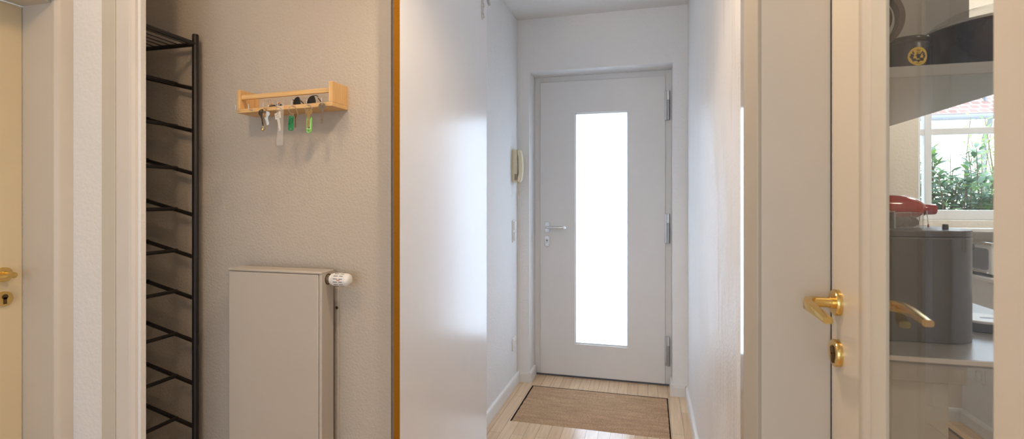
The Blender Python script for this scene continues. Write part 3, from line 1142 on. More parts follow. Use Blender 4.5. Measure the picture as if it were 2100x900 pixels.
lathe(b, (-1.0865, NICHE - 0.0068, 0.853), (0, -1, 0), [(0, 0.0055), (0.0012, 0.0055), (0.0012, 0.003), (0.0006, 0.0025), (0.0006, 0.0003)], 14)
obj('screw', b, M['darkbrass'], cs)

# ------------------------------------------------------------------ key shelf
KX0, KX1, KF, KB = -1.4390, -1.0450, 1.5250, 1.6205
ksf = thing('key_shelf', (-1.24, 1.57, 1.553), 'small pine wall shelf with rail and key hooks above the radiator', 'shelf')
TL = 0.0085    # the shelf hangs a touch crooked: right end higher


def kz(x):
    return (x - KX0) / (KX1 - KX0) * TL


b = B()
prism(b, [[(KX0, 1.5525), (KX1, 1.5525 + TL), (KX1, 1.5668 + TL), (KX0, 1.5668)]], KB - KF, facing_front(0, KB, 0))
obj('base_board', b, M['pine'], ksf, 0.0012)
for xa, xb in ((KX0, KX0 + 0.0135), (KX1 - 0.0145, KX1)):
    b = B()
    prism(b, [[(xa, 1.5668 + kz(xa)), (xb, 1.5668 + kz(xb)), (xb, 1.6370 + kz(xb)), (xa, 1.6370 + kz(xa))]], KB - KF, facing_front(0, KB, 0))
    obj('end_panel', b, M['pine_v'], ksf, 0.001)
b = B()
xa, xb = KX0 + 0.0135, KX1 - 0.0145
prism(b, [[(xa, 1.6015 + kz(xa)), (xb, 1.6015 + kz(xb)), (xb, 1.6175 + kz(xb)), (xa, 1.6175 + kz(xa))]], 0.010, facing_front(0, KF + 0.017, 0))
obj('front_rail', b, M['pine'], ksf, 0.001)
HK = [-1.428, -1.372, -1.3105, -1.2515, -1.1940, -1.1335, -1.0750]
hookz = {}
for x in HK:
    z = 1.5595 + kz(x)
    b = B()
    lathe(b, (x, KF + 0.0005, z), (0, -1, 0), [(0, 0.0032), (0.0012, 0.0032), (0.0015, 0.0018)], 10)
    tube(b, [(x, KF, z), (x, KF - 0.012, z - 0.001), (x, KF - 0.0155, z + 0.001), (x, KF - 0.017, z + 0.005), (x, KF - 0.017, z + 0.019)], 0.0011, 8)
    obj('hook', b, M['steel'], ksf)
    hookz[x] = (x, KF - 0.0125, z - 0.001)


def ring(bm, c, rad, wire=0.0007, tilt=0.0, yaw=0.0, n=28):
    """split ring hanging in an upright plane; c = centre"""
    mm = Matrix.Translation(c) @ Matrix.Rotation(yaw, 4, 'Z') @ Matrix.Rotation(tilt, 4, 'Y')
    tube(bm, [mm @ Vector((rad * math.sin(2 * PI * i / n), 0, rad * math.cos(2 * PI * i / n))) for i in range(n)], wire, 6, closed=True)
    return bm


def key_outline(kind, L):
    """outline with the blade pointing down; the hole is at the origin"""
    if kind == 'round':
        o = circle(0, -0.0055, 0.0112, 22, 0.0112, R(-62), R(242))
    elif kind == 'cut':
        o = [(0.0045, -0.0170), (0.0095, -0.0125), (0.0115, -0.0065), (0.0100, 0.0000), (0.0055, 0.0042), (-0.0055, 0.0042), (-0.0100, 0.0000), (-0.0115, -0.0065), (-0.0095, -0.0125), (-0.0045, -0.0170)]
    else:
        o = [(0.0040, -0.0170), (0.0098, -0.0170), (0.0098, 0.0050), (-0.0098, 0.0050), (-0.0098, -0.0170), (-0.0040, -0.0170)]
    top = -0.0175
    w = 0.0037
    right = [(w, top - 0.006), (w, -L + 0.004), (0.0012, -L)]
    left = [(-0.0015, -L)]
    n = 6
    for i in range(n):
        zz = -L + 0.004 + (L - 0.030) * i / n
        left += [(-w + (0.0016 if i % 2 else 0.0002), zz), (-w + (0.0003 if i % 2 else 0.0018), zz + 0.0022)]
    left += [(-w, top - 0.006)]
    # o runs counter-clockwise from lower right over the top to lower left; go on down the left side, up the right
    return o + left[::-1] + right[::-1]


def key(bm, kind, at, L=0.052, roll=0.0, yaw=0.0, pitch=0.0, th=0.0020):
    mm = Matrix.Translation(at) @ Matrix.Rotation(yaw, 4, 'Z') @ Matrix.Rotation(pitch, 4, 'X') @ Matrix.Rotation(roll, 4, 'Y') @ Matrix(((1, 0, 0, 0), (0, 0, -1, 0), (0, 1, 0, 0), (0, 0, 0, 1))) @ Matrix.Translation((0, 0, -th / 2)) @ Matrix.Diagonal((1.38, 1.0, 1.0, 1.0))
    hole = circle(0, 0, 0.0021, 10)
    loops = [key_outline(kind, L), hole]
    if kind == 'square':
        loops += [circle(-0.0050, -0.0030, 0.0019, 10), circle(0.0050, -0.0030, 0.0019, 10, 0.0010)]
        loops += [circle(0, -0.0085, 0.0060, 9, 0.0040, R(200), R(340)) + circle(0, -0.0085, 0.0048, 9, 0.0026, R(200), R(340))[::-1]]
    prism(bm, loops, th, mm)
    return bm


grp = 'keys hanging on the pine shelf hooks'
# third hook: bunch of keys
hx, hy, hz = hookz[HK[2]]
t = thing('key_bunch', (hx, hy, hz), 'bunch of brass and grey keys on a ring, leftmost on the key hooks', 'keys', grp)
b = B()
ring(b, (hx, hy, hz - 0.0095), 0.0105, 0.0008, 0, R(78))
obj('key_ring', b, M['nickel'], t)
b = B()
key(b, 'cut', (hx - 0.0035, hy - 0.011, hz - 0.0090), 0.055, R(-12), R(-15))
obj('key', b, M['keygrey'], t, 0.0003)
b = B()
key(b, 'round', (hx + 0.001, hy - 0.0035, hz - 0.0185), 0.060, R(-3), R(-55))
obj('key', b, M['keybrass'], t, 0.0003)
b = B()
key(b, 'cut', (hx + 0.003, hy + 0.0015, hz - 0.0190), 0.052, R(10), R(-50))
obj('key', b, M['keybrass'], t, 0.0003)
b = B()
key(b, 'round', (hx + 0.0085, hy - 0.005, hz - 0.0160), 0.045, R(-14), R(20), R(-4))
obj('key', b, M['nickel'], t, 0.0003)
b = B()
lathe(b, (hx - 0.001, hy - 0.006, hz - 0.0800), (0, 0, 1), [(0, 0.0005), (0.001, 0.0035), (0.004, 0.0052), (0.008, 0.0048), (0.012, 0.002), (0.013, 0.0005)], 14)
tube(b, [(hx - 0.001, hy - 0.006, hz - 0.068), (hx, hy - 0.007, hz - 0.020)], 0.0006, 6)
obj('brass_drop', b, M['brass'], t)
# fourth hook: white key with a smiling face and a clear strap
hx, hy, hz = hookz[HK[3]]
t = thing('smiley_key', (hx, hy, hz), 'white key with a square smiling-face head on the key hooks', 'key', grp)
b = B()
ring(b, (hx, hy, hz - 0.0085), 0.0095, 0.0008, 0, R(70))
obj('key_ring', b, M['nickel'], t)
b = B()
key(b, 'square', (hx + 0.002, hy - 0.0065, hz - 0.0240), 0.060, R(-11), R(-12), 0, 0.0022)
obj('key', b, M['keywhite'], t, 0.0003)
t2 = thing('clear_strap', (hx + 0.010, hy, hz), 'long clear plastic tag strap behind the smiling-face key', 'tag', None)
b = B()
mm = facing_front(hx + 0.0165, hy + 0.0165, hz) @ Matrix.Rotation(R(-2.0), 4, 'Z')
prism(b, [[(-0.011, 0.008), (-0.006, 0.012), (0.010, 0.012), (0.012, 0.006), (0.0135, -0.130), (0.011, -0.134), (-0.009, -0.134), (-0.0125, -0.130), (-0.009, -0.05)], circle(0.0, 0.006, 0.0035, 12)], 0.0014, Matrix.Translation((0, -0.0245, 0)) @ mm)
obj('strap', b, M['strap'], t2, 0.0004)
# fifth hook: dark green tag with handwriting
hx, hy, hz = hookz[HK[4]]
t = thing('tagged_key', (hx, hy, hz), 'brass key on a ring with a dark green written tag', 'key', grp)
b = B()
ring(b, (hx + 0.001, hy, hz - 0.0125), 0.0135, 0.0008, 0, R(62))
ring(b, (hx + 0.002, hy - 0.006, hz - 0.030), 0.0050, 0.0006, 0, R(20))
obj('key_ring', b, M['nickel'], t)
b = B()
key(b, 'round', (hx + 0.0110, hy + 0.004, hz - 0.0210), 0.052, R(4), R(-30))
obj('key', b, M['keybrass'], t, 0.0003)
mm = facing_front(hx + 0.001, hy - 0.006, hz - 0.037) @ Matrix.Rotation(R(-4), 4, 'Z')
b = B()
prism(b, [[(-0.0095, -0.0030), (-0.0055, 0.0032), (0.0080, 0.0032), (0.0105, -0.0010), (0.0108, -0.0440), (0.0070, -0.0480), (-0.0070, -0.0480), (-0.0108, -0.0440)],
          circle(0.001, -0.0008, 0.0020, 10), circle(0.0, -0.0420, 0.0036, 14), circle(-0.0045, -0.0320, 0.0008, 8), circle(0.0045, -0.0320, 0.0008, 8)], 0.0024, mm)
tg = obj('green_tag', b, M['green'], t, 0.0005)


def text(body, size, mtx, m, parent, name='writing'):
    c = bpy.data.curves.new(name, 'FONT')
    c.body = body
    c.size = size
    c.extrude = 0.0002
    c.align_x = 'CENTER'
    c.align_y = 'CENTER'
    c.materials.append(m)
    tmp = bpy.data.objects.new('tmp', c)
    COL.objects.link(tmp)
    me = bpy.data.meshes.new_from_object(tmp.evaluated_get(bpy.context.evaluated_depsgraph_get()))
    bpy.data.objects.remove(tmp)
    o = bpy.data.objects.new(name, me)
    COL.objects.link(o)
    o.parent = parent
    o.matrix_local = Matrix.Translation(-wpos(parent)) @ mtx
    return o


text('Box', 0.0125, mm @ Matrix.Translation((-0.0050, -0.0180, 0.0027)) @ Matrix.Rotation(R(90), 4, 'Z'), M['ink'], tg)
text('mail', 0.0115, mm @ Matrix.Translation((0.0055, -0.0140, 0.0027)) @ Matrix.Rotation(R(90), 4, 'Z'), M['ink'], tg)
# sixth hook: brass key with light green tag
hx, hy, hz = hookz[HK[5]]
t = thing('tagged_key', (hx, hy, hz), 'round-headed brass key hanging over a light green tag', 'key', grp)
b = B()
ring(b, (hx + 0.004, hy - 0.001, hz - 0.0110), 0.0120, 0.0009, 0, R(60))
obj('key_ring', b, M['nickel'], t)
b = B()
key(b, 'round', (hx + 0.0115, hy - 0.0085, hz - 0.0195), 0.060, R(4), R(-8))
obj('key', b, M['keybrass'], t, 0.0003)
mm = facing_front(hx + 0.0095, hy - 0.0015, hz - 0.042) @ Matrix.Rotation(R(-2), 4, 'Z')
b = B()
prism(b, [rrect(-0.0108, 0.0108, -0.0450, 0.0000, 0.003) , rrect(-0.004, 0.004, -0.0022, -0.0008, 0.0006, 3)], 0.0026, mm)
prism(b, [circle(0, -0.0440, 0.0105, 16, 0.0100, R(180), R(360)), circle(0, -0.0478, 0.0045, 12, 0.0022)], 0.0026, mm)
tg = obj('light_green_tag', b, M['lime'], t, 0.0004)
b = B()
prism(b, [rect(-0.0072, 0.0072, -0.0420, -0.0050)], 0.0004, mm @ Matrix.Translation((0, 0, 0.0027)))
pp = obj('paper_insert', b, M['limepaper'], tg)
b = B()
for (x0, y0, x1, y1) in ((-0.0050, -0.018, -0.0020, -0.022), (-0.0045, -0.0255, 0.000, -0.0235), (-0.004, -0.0285, -0.001, -0.0245), (-0.0025, -0.0310, 0.0010, -0.0270),
                         (-0.0005, -0.0355, 0.0045, -0.0350), (0.0000, -0.0372, 0.0040, -0.0368)):
    d = Vector((x1 - x0, y1 - y0, 0)).normalized()
    n = Vector((-d.y, d.x, 0)) * 0.0009
    prism(b, [[(x0 + n.x, y0 + n.y), (x0 - n.x, y0 - n.y), (x1 - n.x, y1 - n.y), (x1 + n.x, y1 + n.y)]], 0.0003, mm @ Matrix.Translation((0, 0, 0.0031)))
obj('writing', b, M['ink'], pp)
# seventh hook: single grey key
hx, hy, hz = hookz[HK[6]]
t = thing('grey_key', (hx, hy, hz), 'single grey key hanging directly on the rightmost hook', 'key', grp)
b = B()
key(b, 'cut', (hx, hy - 0.0005, hz - 0.0015), 0.066, R(2), R(-6), 0, 0.0024)
obj('key', b, M['keygrey'], t, 0.0003)

# things lying on the key shelf
ck = thing('car_key', (-1.295, 1.55, 1.570), 'black and orange key fob on a wire ring lying on the pine shelf', 'key fob')
b = B()
prism(b, [rrect(-0.026, 0.022, -0.012, 0.012, 0.009)], 0.010, Matrix.Translation((-1.293, 1.553, 1.5702)) @ Matrix.Rotation(R(-14), 4, 'Y') @ Matrix.Rotation(R(18), 4, 'Z'))
obj('fob', b, M['tin'], ck, 0.003)
b = B()
prism(b, [rrect(-0.005, 0.005, -0.004, 0.004, 0.003)], 0.004, Matrix.Translation((-1.281, 1.549, 1.5832)))
prism(b, [rrect(-0.004, 0.004, -0.003, 0.003, 0.002)], 0.004, Matrix.Translation((-1.304, 1.540, 1.5795)))
obj('orange_button', b, M['orange'], ck, 0.001)
b = B()
prism(b, [rect(-0.011, 0.011, -0.0016, 0.0016)], 0.0018, Matrix.Translation((-1.285, 1.5400, 1.578)) @ Matrix.Rotation(R(28), 4, 'Y') @ Matrix.Rotation(R(90), 4, 'X'))
obj('key_blade', b, M['alu'], ck)
b = B()
ring(b, (-1.3110, 1.5390, 1.5875), 0.0100, 0.0007, R(0), R(-15))
tube(b, [(-1.3115, 1.5390, 1.5790), (-1.3150, 1.5350, 1.5700), (-1.3100, 1.531, 1.5680)], 0.0012, 6)
obj('key_ring', b, M['nickel'], ck)

sg = thing('sunglasses', (-1.185, 1.565, 1.572), 'dark sunglasses propped on the pine shelf behind the green tags', 'sunglasses')
for (cx, mir) in ((-1.2160, 1), (-1.1560, -1)):
    b = B()
    pts = []
    for (u, v) in [(-0.0225, 0.0), (-0.0215, 0.010), (-0.015, 0.021), (-0.004, 0.0285), (0.008, 0.031), (0.0155, 0.029), (0.019, 0.022), (0.0205, 0.010), (0.018, -0.001), (0.0, -0.003), (-0.015, -0.003)]:
        pts.append((u * (1 if mir < 0 else 0.86), v))
    prism(b, [pts], 0.003, Matrix.Translation((cx, 1.568, 1.5722 + kz(cx))) @ Matrix.Rotation(R(-12 * 1), 4, 'Z') @ Matrix.Rotation(R(8), 4, 'X') @ Matrix(((1, 0, 0, 0), (0, 0, -1, 0), (0, 1, 0, 0), (0, 0, 0, 1))))
    obj('lens', b, M['lens'], sg, 0.0008)
b = B()
tube(b, [(-1.2360, 1.570, 1.588), (-1.222, 1.565, 1.6045), (-1.2000, 1.566, 1.592), (-1.1880, 1.566, 1.581), (-1.180, 1.566, 1.581), (-1.172, 1.566, 1.589), (-1.152, 1.565, 1.6085), (-1.1365, 1.566, 1.609), (-1.132, 1.569, 1.604)], 0.0016, 8)
obj('frame', b, M['tin'], sg)
for x in (-1.2365, -1.1325):
    b = B()
    tube(b, [(x, 1.569, 1.600), (x + 0.001, 1.585, 1.590), (x + 0.004, 1.606, 1.578), (x + 0.012, 1.614, 1.5745)], 0.0015, 8)
    obj('temple', b, M['tin'], sg)

# ------------------------------------------------------------------ intercom, switches, sockets on the left hall wall
ic = thing('intercom_phone', (LW, 3.29, 1.46), 'ivory intercom handset on the left hall wall beside the entrance door', 'intercom')
b = B()
prism(b, [rrect(3.243, 3.335, 1.357, 1.571, 0.006)], 0.034, facing_right(LW - 0.0005, 0, 0))
obj('base_plate', b, M['phone'], ic, 0.004)
b = B()
prof = [(0.034, 1.360), (0.050, 1.357), (0.060, 1.372), (0.0665, 1.420), (0.0680, 1.470), (0.0650, 1.520), (0.0580, 1.556), (0.050, 1.572), (0.034, 1.570), (0.034, 1.545), (0.0425, 1.515), (0.0445, 1.470), (0.0425, 1.420), (0.034, 1.385)]
prism(b, [prof], 0.046, Matrix(((1, 0, 0, LW), (0, 0, 1, 3.250), (0, 1, 0, 0), (0, 0, 0, 1))))
obj('handset', b, M['phone'], ic, 0.005)
b = B()
box(b, LW + 0.006, LW + 0.0345, 3.2422, 3.2440, 1.4600, 1.4950)
obj('button', b, M['phone'], ic, 0.001)
b = B()
box(b, LW + 0.018, LW + 0.034, 3.2424, 3.2436, 1.3700, 1.4100)
obj('speaker_grille', b, M['phonedark'], ic)
b = B()
pts = []
for i in range(180):
    t_ = i / 179.0
    ang = 2 * PI * t_
    lx = 0.011 * math.sin(ang)
    lz = 1.3160 + 0.041 * math.cos(ang)
    w = 2 * PI * 34 * t_
    pts.append((LW + 0.037 + lx + 0.0036 * math.cos(w), 3.275 + 0.010 * t_ + 0.0036 * math.sin(w), lz))
tube(b, pts, 0.0013, 5)
tube(b, [(LW + 0.034, 3.278, 1.3600), (LW + 0.037, 3.276, 1.3545)], 0.0022, 6)
obj('coiled_cord', b, M['phone'], ic)

sw = thing('light_switch', (LW, 3.285, 1.034), 'white double light switch plate below the intercom', 'light switch')
b = B()
prism(b, [rrect(3.245, 3.325, 0.961, 1.107, 0.006)], 0.009, facing_right(LW - 0.0005, 0, 0))
obj('switch_plate', b, M['plastic'], sw, 0.003)
for zc in (1.0705, 0.9985):
    b = B()
    prism(b, [rrect(3.257, 3.313, zc - 0.0275, zc + 0.0275, 0.002)], 0.007, facing_right(LW + 0.0083, 0, 0))
    obj('rocker', b, M['plastic'], sw, 0.002)


def socket(mtx, loc, label, frame=0.0405):
    s = thing('power_socket', loc, label, 'power socket')
    b = B()
    prism(b, [rrect(-frame, frame, -frame, frame, 0.008)], 0.010, mtx)
    obj('frame', b, M['plastic'], s, 0.003)
    b = B()
    prism(b, [rrect(-0.0275, 0.0275, -0.0275, 0.0275, 0.004), circle(0, 0, 0.0195, 28)], 0.005, mtx @ Matrix.Translation((0, 0, 0.0095)))
    obj('insert', b, M['plastic'], s, 0.001)
    b = B()
    prism(b, [circle(0, 0, 0.0193, 28)], 0.0012, mtx @ Matrix.Translation((0, 0, 0.0095)))
    obj('well', b, M['plastic'], s)
    return s


socket(facing_right(LW - 0.0005, 3.285, 0.288), (LW, 3.285, 0.288), 'white socket low on the left hall wall above the baseboard')
socket(facing_left(1.6925, 3.265, 0.315), (1.6925, 3.265, 0.315), 'white socket on the low kitchen wall, seen through the glass door', 0.042)

# ------------------------------------------------------------------ doormat in its well
mt_ = thing('doormat', (-0.33, 3.06, -0.022), 'brown coir doormat set into the parquet before the entrance door', 'doormat')
b = B()
random.seed(3)
x0, x1, y0, y1 = MX0 + 0.010, MX1 - 0.007, MY0 + 0.002, MY1 - 0.009
o = []
for (xa, ya, xb, yb, n) in ((x0, y0, x1, y0, 40), (x1, y0, x1, y1, 26), (x1, y1, x0, y1, 40), (x0, y1, x0, y0, 26)):
    for i in range(n):
        t_ = i / n
        o.append((xa + (xb - xa) * t_ + random.uniform(-0.0016, 0.0016), ya + (yb - ya) * t_ + random.uniform(-0.0012, 0.0012)))
prism(b, [o], 0.0215, lying(0, 0, -0.0215))
obj('pile', b, M['coir'], mt_, 0.001)
b = B()
box(b, MX0 + 0.001, MX1 - 0.001, MY0 + 0.0005, MY1 - 0.001, -0.0222, -0.0185)
obj('backing', b, M['darkline'], mt_)
b = B()
prism(b, [rect(MX0, MX1, MY0, MY1), rect(MX0 + 0.0012, MX1 - 0.0012, MY0 + 0.0004, MY1 - 0.0012)], 0.0218, lying(0, 0, -0.0221))
obj('well_rim', b, M['darkline'], mt_)

# ------------------------------------------------------------------ kitchen things behind the glass
wt = thing('kitchen_counter', (0.72, 1.68, 0), 'grey kitchen counter with pale front edge on a light end panel', 'counter')
b = B()
box(b, 0.4025, 1.030, 1.302, 2.06, 0.884, 0.900)
obj('worktop', b, M['worktop'], wt, 0.002)
b = B()
box(b, 0.4025, 1.030, 1.299, 1.302, 0.889, 0.8995)
obj('edge_strip', b, M['wtedge'], wt, 0.001)
b = B()
box(b, 0.4025, 0.626, 1.320, 1.345, 0.0, 0.884)
obj('end_panel', b, M['trim'], wt, 0.001)
b = B()
box(b, 0.4025, 0.652, 1.305, 1.3195, 0.845, 0.884)
obj('apron', b, M['apron'], wt, 0.001)
b = B()
box(b, 0.4025, 0.60, 2.02, 2.045, 0.0, 0.884)
obj('end_panel', b, M['trim'], wt, 0.001)

bn_ = thing('bread_bin', (0.59, 1.58, 0.900), 'tall grey bin with rounded corners and small lid knob on the kitchen counter', 'bin')
b = B()
prism(b, [rrect(0.420, 0.759, 1.430, 1.735, 0.088, 14)], 0.251, lying(0, 0, 0.9002))
obj('body', b, M['bin'], bn_, 0.003)
b = B()
prism(b, [rrect(0.4195, 0.7595, 1.4295, 1.7355, 0.0885, 14)], 0.0158, lying(0, 0, 1.1516))
ld = obj('lid', b, M['bin'], bn_, 0.0025)
b = B()
lathe(b, (0.700, 1.490, 1.1670), (0, 0, 1), [(0, 0.0062), (0.011, 0.0062), (0.0135, 0.0056), (0.014, 0.0005)], 20)
obj('knob', b, M['bindark'], ld)
b = B()
lathe(b, (0.7555, 1.490, 1.128), (0.98, -0.2, 0), [(-0.004, 0.0085), (0.0012, 0.0085), (0.002, 0.0075), (0.002, 0.0005)], 18)
obj('badge', b, M['bin'], bn_)

# acrylic boxes with brown capsules on the bin
for (x0, x1, y0, y1, h, lab) in ((0.6030, 0.6650, 1.513, 1.575, 0.0385, 'clear acrylic box of brown rounds on the grey bin, right one beside the knob'),
                                 (0.5330, 0.5975, 1.500, 1.562, 0.0425, 'clear acrylic box of brown rounds on the grey bin, left one at the door edge')):
    t = thing('acrylic_box', ((x0 + x1) / 2, (y0 + y1) / 2, 1.1675), lab, 'box', 'clear acrylic boxes on the grey bin')
    b = B()
    prism(b, [rrect(x0, x1, y0, y1, 0.003), rrect(x0 + 0.002, x1 - 0.002, y0 + 0.002, y1 - 0.002, 0.002)], h, lying(0, 0, 1.1676))
    prism(b, [rrect(x0 + 0.002, x1 - 0.002, y0 + 0.002, y1 - 0.002, 0.002)], 0.002, lying(0, 0, 1.1676))
    obj('case', b, M['acrylic'], t, 0.0006)
    b = B()
    prism(b, [rrect(x0 - 0.001, x1 + 0.001, y0 - 0.001, y1 + 0.001, 0.003)], 0.0025, lying(0, 0, 1.1676 + h))
    obj('lid', b, M['acrylic'], t, 0.0006)
    zt_ = 1.1676 + h + 0.0012
    b = B()
    for (cx, cy) in ((x0 + 0.001, y0 + 0.001), (x1 - 0.001, y0 + 0.001), (x1 - 0.001, y1 - 0.001), (x0 + 0.001, y1 - 0.001)):
        tube(b, [(cx, cy, 1.168), (cx, cy, zt_)], 0.0008, 6)
    tube(b, [(x0, y0, zt_), (x1, y0, zt_), (x1, y1, zt_), (x0, y1, zt_)], 0.0009, 6, closed=True)
    obj('edge', b, M['plastic'], t)  # white tubes stand for the bright glint along the clear edges
    for k in range(3):
        cx = x0 + 0.013 + 0.018 * k
        b = B()
        cy = y0 + 0.018 + 0.006 * k
        lathe(b, (cx, cy, 1.1700 + 0.0140), (0.35, 0.93, 0), [(0, 0.0005), (0.0005, 0.0125), (0.003, 0.0138), (0.016, 0.0115), (0.022, 0.006), (0.023, 0.0005)], 20)
        side = 'right' if x0 > 0.6 else 'left'
        tag(obj('coffee_capsule', b, M['capsule']), 'brown round capsule inside the %s one of the two clear acrylic boxes' % side, 'capsule', 'brown capsules in the %s acrylic box' % side)

# red bottle lying on a small stand
rb = thing('red_bottle', (0.60, 1.645, 1.22), 'glossy red bottle lying on its side on the grey bin', 'bottle')
b = B()
lathe(b, (0.470, 1.645, 1.2170), (1, 0, 0), [(0, 0.001), (0.001, 0.030), (0.006, 0.0365), (0.150, 0.0370), (0.185, 0.0368), (0.205, 0.0350), (0.225, 0.0300), (0.240, 0.0240), (0.249, 0.0165), (0.252, 0.0140)], 40)
obj('body', b, M['red'], rb)
b = B()
lathe(b, (0.720, 1.645, 1.2145), (1, 0, 0), [(0, 0.0120), (0.002, 0.0146), (0.026, 0.0146), (0.029, 0.0135), (0.030, 0.0005)], 28)
obj('cap', b, M['red'], rb)
bs = thing('bottle_stand', (0.62, 1.645, 1.167), 'small wire stand with red feet under the red bottle', 'stand')
for x in (0.510, 0.728 - 0.006):
    b = B()
    s = 0.0375 if x < 0.6 else 0.0180
    c = 1.2170 if x < 0.6 else 1.2160
    pts = [(x, 1.645 - 0.026, 1.1685), (x, 1.645 - s, c - 0.004)] + [(x, 1.645 - s * math.cos(a), c - s * math.sin(a)) for a in [R(v) for v in range(20, 161, 20)]] + [(x, 1.645 + s, c - 0.004), (x, 1.645 + 0.026, 1.1685)]
    tube(b, pts, 0.0012, 6)
    obj('wire_loop', b, M['chrome'], bs)
    for sy in (-0.026, 0.026):
        b = B()
        cyl(b, (x, 1.645 + sy, 1.1673), (x, 1.645 + sy, 1.1745), 0.0024, 0.0018, 10)
        obj('foot', b, M['redplastic'], bs)
b = B()
tube(b, [(0.510, 1.645 - 0.026, 1.171), (0.722, 1.645 - 0.026, 1.171)], 0.0010, 6)
tube(b, [(0.510, 1.645 + 0.026, 1.171), (0.722, 1.645 + 0.026, 1.171)], 0.0010, 6)
obj('tie_bar', b, M['chrome'], bs)

# low round tin on the counter
rt = thing('round_tin', (0.845, 1.625, 0.900), 'low round grey tin with pale slotted lid on the counter', 'tin')
b = B()
lathe(b, (0.845, 1.625, 0.9002), (0, 0, 1), [(0, 0.052), (0.003, 0.056), (0.024, 0.062), (0.026, 0.062), (0.026, 0.001)], 40)
obj('body', b, M['bin'], rt)
b = B()
lathe(b, (0.845, 1.625, 0.9250), (0, 0, 1), [(0, 0.0635), (0.003, 0.064), (0.006, 0.062), (0.0065, 0.001)], 40)
ld = obj('lid', b, M['plastic'], rt)
b = B()
prism(b, [circle(0.852, 1.618, 0.016, 20, 0.008)], 0.0006, lying(0, 0, 0.9313))
obj('slot', b, M['bindark'], ld)

# mini oven on the low wall ledge
mo = thing('mini_oven', (1.80, 3.30, 0.838), 'small white oven with grey window on the ledge under the kitchen window', 'oven')
b = B()
box(b, 1.700, 1.93, 3.190, 3.420, 0.853, 1.005)
obj('housing', b, M['plastic'], mo, 0.008)
b = B()
box(b, 1.694, 1.94, 3.184, 3.425, 1.005, 1.019)
obj('top_plate', b, M['chrome'], mo, 0.002)
b = B()
prism(b, [rrect(-3.400, -3.215, 0.872, 0.985, 0.018)], 0.004, facing_left(1.7005, 0, 0))
obj('oven_window', b, M['greyglass'], mo, 0.001)
b = B()
tube(b, [(1.690, 3.205, 0.862), (1.690, 3.405, 0.862)], 0.0045, 8)
obj('door_bar', b, M['chrome'], mo)
for (x, y) in ((1.715, 3.21), (1.715, 3.40), (1.91, 3.21), (1.91, 3.40)):
    b = B()
    cyl(b, (x, y, 0.838), (x, y, 0.8535), 0.009, 0.011, 12)
    obj('foot', b, M['bindark'], mo)

# floor mat in the kitchen
km = thing('kitchen_mat', (1.2, 2.8, 0.0), 'brown floor mat with dark border on the kitchen floor', 'mat')
b = B()
box(b, 0.80, 1.548, 2.25, 3.30, 0.0005, 0.006)
obj('weave', b, M['rug'], km, 0.001)
b = B()
prism(b, [rect(0.785, 1.566, 2.235, 3.315), rect(0.80, 1.548, 2.25, 3.30)], 0.0065, lying(0, 0, 0.0004))
obj('border', b, M['bindark'], km, 0.001)

# wall shelf with its things
ws = thing('wall_shelf', (0.65, 1.85, 1.528), 'thick grey wall shelf carrying pan and black tin, above the kitchen counter', 'shelf')
b = B()
box(b, 0.4025, 0.905, 1.400, 2.32, 1.5275, 1.5540)
obj('board', b, M['board'], ws, 0.0015)
b = B()
box(b, 0.4025, 0.905, 1.800, 1.816, 1.5540, 2.30)
obj('back_panel', b, M['boardback'], ws, 0.001)

PCX, PCY = 0.868, 1.580
pan = thing('lidded_pan', (PCX, PCY, 1.554), 'dark wide pan with domed glass lid on the grey wall shelf', 'pan')
b = B()
lathe(b, (PCX, PCY, 1.5542), (0, 0, 1), [(0, 0.112), (0.004, 0.120), (0.030, 0.140), (0.070, 0.155), (0.108, 0.162), (0.114, 0.1665), (0.117, 0.1665), (0.116, 0.160), (0.070, 0.151), (0.010, 0.116), (0.006, 0.001)], 56)
obj('body', b, M['wok'], pan)
b = B()
lathe(b, (PCX, PCY, 1.6715), (0, 0, 1), [(0, 0.1655), (0.005, 0.1655), (0.007, 0.162), (0.003, 0.158), (0, 0.158)], 56)
lr = obj('lid_rim', b, M['steel'], pan)
b = B()
lathe(b, (PCX, PCY, 1.6750), (0, 0, 1), [(0, 0.160), (0.020, 0.146), (0.038, 0.115), (0.050, 0.070), (0.055, 0.001)], 48)
obj('glass_lid', b, M['lidglass'], pan)
b = B()
lathe(b, (PCX, PCY, 1.7290), (0, 0, 1), [(0, 0.010), (0.012, 0.008), (0.020, 0.013), (0.028, 0.013), (0.030, 0.001)], 24)
obj('lid_knob', b, M['tin'], pan)

TX, TY = 0.6115, 1.470
jt = thing('tea_tin', (TX, TY, 1.554), 'black round tin with yellow label on the grey wall shelf', 'tin')
b = B()
lathe(b, (TX, TY, 1.5542), (0, 0, 1), [(0, 0.044), (0.002, 0.0462), (0.058, 0.0462), (0.064, 0.0440), (0.066, 0.041), (0.067, 0.001)], 40)
obj('body', b, M['tin'], jt)
b = B()
lathe(b, (TX, TY, 1.6195), (0, 0, 1), [(0, 0.0430), (0.0015, 0.0440), (0.011, 0.0440), (0.0135, 0.0425), (0.0155, 0.030), (0.016, 0.001)], 40)
obj('lid', b, M['tin'], jt)


def on_tin(u, v, r):
    """wrap (u along the surface, v up) onto the tin; u = 0 is the middle of the label"""
    a0 = math.atan2(-TY, -TX) + R(27)
    a = a0 + u / 0.0462
    return Vector((TX + r * math.cos(a), TY + r * math.sin(a), 1.5815 + v))


